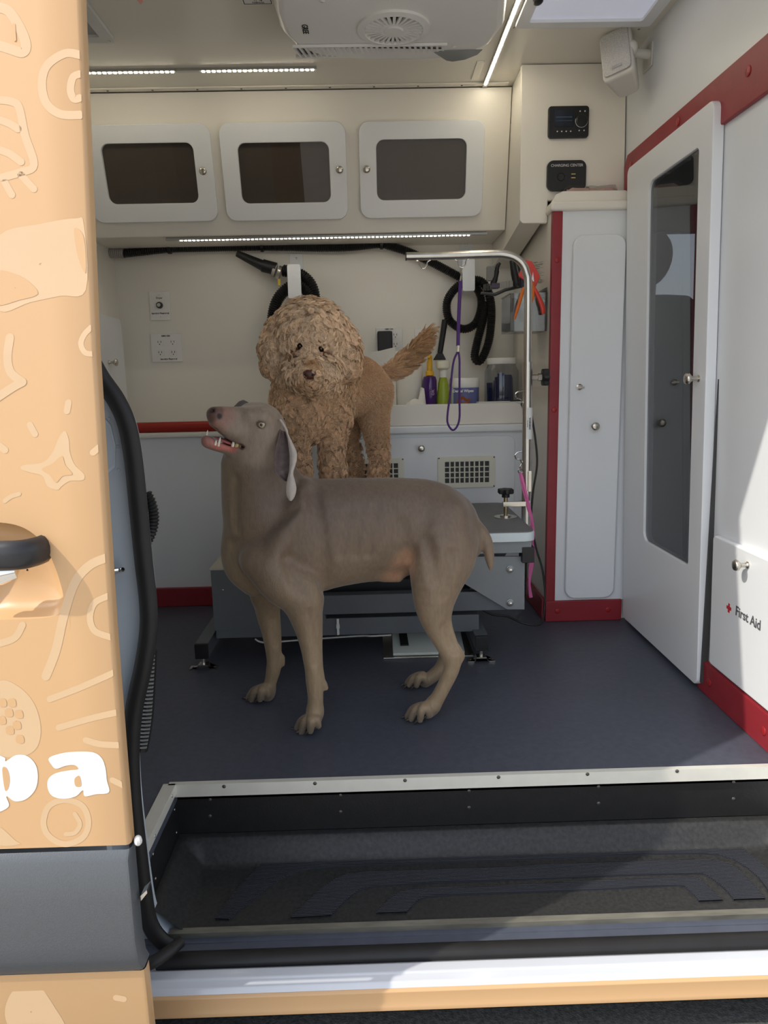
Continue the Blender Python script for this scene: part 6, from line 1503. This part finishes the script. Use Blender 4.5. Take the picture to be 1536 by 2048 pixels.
# normals of the base mesh
n2 = np.zeros_like(v2); fnm = np.cross(v2[q2[:, 2]]-v2[q2[:, 0]], v2[q2[:, 3]]-v2[q2[:, 1]])
for k in range(4):
    for d in range(3): n2[:, d] += np.bincount(q2[:, k], fnm[:, d], len(v2))
n2 /= np.linalg.norm(n2, axis=1)[:, None]+1e-12
if (n2*(v2-v2.mean(0))).sum() < 0: n2 = -n2
def pcol(p):
    c = np.tile(np.array([.74, .49, .295]), (len(p), 1))
    def bl(col_, w): return c*(1-w[:, None])+np.array(col_)*w[:, None]
    hd_ = np.array(pt(620, 690, y=2.15)); c = bl((.88, .66, .45), 1-sstep(.10, .16, np.linalg.norm(p-hd_, axis=1)))
    c = bl((.46, .25, .11), 1-sstep(.012, .03, np.linalg.norm(p-np.array(pt(622, 735, y=2.07)), axis=1)))
    for e in ((597, 700), (645, 704)): c = bl((.26, .11, .045), 1-sstep(.010, .024, np.linalg.norm(p-np.array(pt(*e, y=2.115)), axis=1)))
    c = bl((.44, .25, .11), sstep(.05, .14, p[:, 0]-.02)*sstep(.80, .86, p[:, 2])*.6)
    return c
npobj('body', v2, q2, mat('apricot_skin', (.5, .3, .2), .8, attr='Col', var=.15, scale=60), pd, pcol(v2)*.6)
# curls: locks of hair as curve strands grown from the body surface
rng = np.random.default_rng(7)
tri = np.concatenate([q2[:, [0, 1, 2]], q2[:, [0, 2, 3]]]); ar_ = np.linalg.norm(np.cross(v2[tri[:, 1]]-v2[tri[:, 0]], v2[tri[:, 2]]-v2[tri[:, 0]]), axis=1)
def sample(n):
    t = rng.choice(len(tri), n, p=ar_/ar_.sum()); r1 = np.sqrt(rng.random(n)); r2 = rng.random(n)
    w = np.stack([1-r1, r1*(1-r2), r1*r2], 1)[:, :, None]
    return (v2[tri[t]]*w).sum(1), (n2[tri[t]]*w).sum(1)
NCL, NST, NP_ = 7500, 14, 9
cp_, cn_ = sample(NCL); cn_ /= np.linalg.norm(cn_, axis=1)[:, None]
head = 1-sstep(.10, .15, np.linalg.norm(cp_-np.array(pt(622, 695, y=2.17)), axis=1))
face = 1-sstep(.035, .055, np.linalg.norm(cp_-np.array(pt(620, 722, y=2.09)), axis=1))
chest = (1-sstep(2.26, 2.34, cp_[:, 1]))*(1-head)
tail = sstep(.06, .09, cp_[:, 0])*sstep(.80, .84, cp_[:, 2])
leg = 1-sstep(.62, .70, cp_[:, 2])
ln = .009+.031*head+.018*chest+.014*leg*(1-chest)+.013*tail-.020*face
rad = .0004+.0072*head+.0056*chest+.0036*leg*(1-chest)+.001*tail-.004*face*head
ln = np.clip(ln, .009, .05)*rng.uniform(.75, 1.25, NCL); rad = np.clip(rad, .0006, .01)
# drop strands that would cover eyes and nose
ax_ = np.cross(cn_, rng.normal(size=(NCL, 3))); ax_ /= np.linalg.norm(ax_, axis=1)[:, None]; bx_ = np.cross(cn_, ax_)
down = np.array((0, 0, -1.)); flow = down*(.35+.35*head[:, None])+np.array((1, .3, .35))*tail[:, None]*1.3; flow = flow-cn_*(flow*cn_).sum(1)[:, None]
turns = (1.1+.9*rng.random(NCL))*np.where(head+chest > .3, 1.25, .7); ph0 = rng.random(NCL)*6.28
t_ = np.linspace(0, 1, NP_)
ang = ph0[:, None]+turns[:, None]*6.283*t_[None]
G = cp_[:, None]+cn_[:, None]*(ln[:, None]*t_[None]*(.85-.25*t_[None]))[:, :, None]+flow[:, None]*(ln[:, None]*t_[None]**1.6*.9)[:, :, None] \
    + (ax_[:, None]*np.cos(ang)[:, :, None]+bx_[:, None]*np.sin(ang)[:, :, None])*(rad[:, None]*np.minimum(1, t_[None]*3))[:, :, None]
shrt = np.clip(1-head-chest-leg-tail, 0, 1); spread = .0055+.0035*shrt
off = rng.normal(size=(NCL, NST, 2))*spread[:, None, None]
O = ax_[:, None]*off[:, :, :1]+bx_[:, None]*off[:, :, 1:]
P3 = G[:, None]+O[:, :, None]*(1-(.66-.5*shrt)[:, None, None, None]*t_[None, None, :, None])-cn_[:, None, None]*.003*(1-t_[None, None, :, None])
P3 = P3.reshape(-1, NP_, 3)
cl_col = pcol(cp_)*(1+rng.uniform(-.2, .2, NCL)*(1-.7*shrt))[:, None]; sc = np.repeat(cl_col, NST, 0)*rng.uniform(.88, 1.12, NCL*NST)[:, None]
keep = np.ones(len(P3), bool)
for (ex, ey_), rr in (((600, 693), .013), ((642, 698), .013), ((619, 752), .016)):
    d0 = np.array(ray(ex, ey_)); d0 /= np.linalg.norm(d0); rel = P3-np.array(CAMP)
    dd = np.linalg.norm(rel-(rel@d0)[..., None]*d0, axis=2).min(1); keep &= ~((dd < rr*.62) & (P3[:, 0, 1] < 2.22))
keep &= P3[:, :, 2].min(1) > ZTOP+.002
P3 = P3[keep]; sc = sc[keep]
hcv = bpy.data.hair_curves.new('fur'); hcv.add_curves([NP_]*len(P3))
o0 = np.array(worg(pd)); hcv.attributes['position'].data.foreach_set('vector', (P3-o0).astype(np.float32).ravel())
ra_ = hcv.attributes.new('radius', 'FLOAT', 'POINT') if 'radius' not in hcv.attributes else hcv.attributes['radius']
ra_.data.foreach_set('value', np.tile(np.linspace(.00062, .00026, NP_), len(P3)).astype(np.float32))
ca = hcv.attributes.new('Col', 'FLOAT_COLOR', 'CURVE'); c4 = np.ones((len(P3), 4), np.float32); c4[:, :3] = sc; ca.data.foreach_set('color', c4.ravel())
FUR = mat('apricot_fur', (.5, .32, .17), .55, attr='Col', var=.06, spec=.35)
hcv.materials.append(FUR); fo = bpy.data.objects.new('fur', hcv); COL.objects.link(fo); fo.parent = pd; fo['label'] = 'curly apricot coat'
# eyes and nose
for ex, ey_ in ((600, 692), (642, 697)):
    p = hit(ex, ey_, S2, 1.9, 2.5); c = V(p)+V((0, .001, 0))
    e_ = obj('eye', B().ball(c, .0088, 18, 12), mat('dark_brown_eye', (.025, .012, .006), .08, coat=1), pd)
p = V(hit(619, 750, S2, 1.9, 2.5))
nb = B().ball(p+V((0, -.002, .002)), (.019, .012, .0145), 20, 14)
no = obj('nose', nb, mat('liver_nose', (.085, .034, .022), .28, bump=.4, bscale=500), pd)
for sx in (-1, 1): obj('nostril', B().ball(p+V((sx*.009, -.0115, .0)), (.0042, .0025, .003), 10, 8), mat('nostril_black', (.006, .004, .004), .6), no)
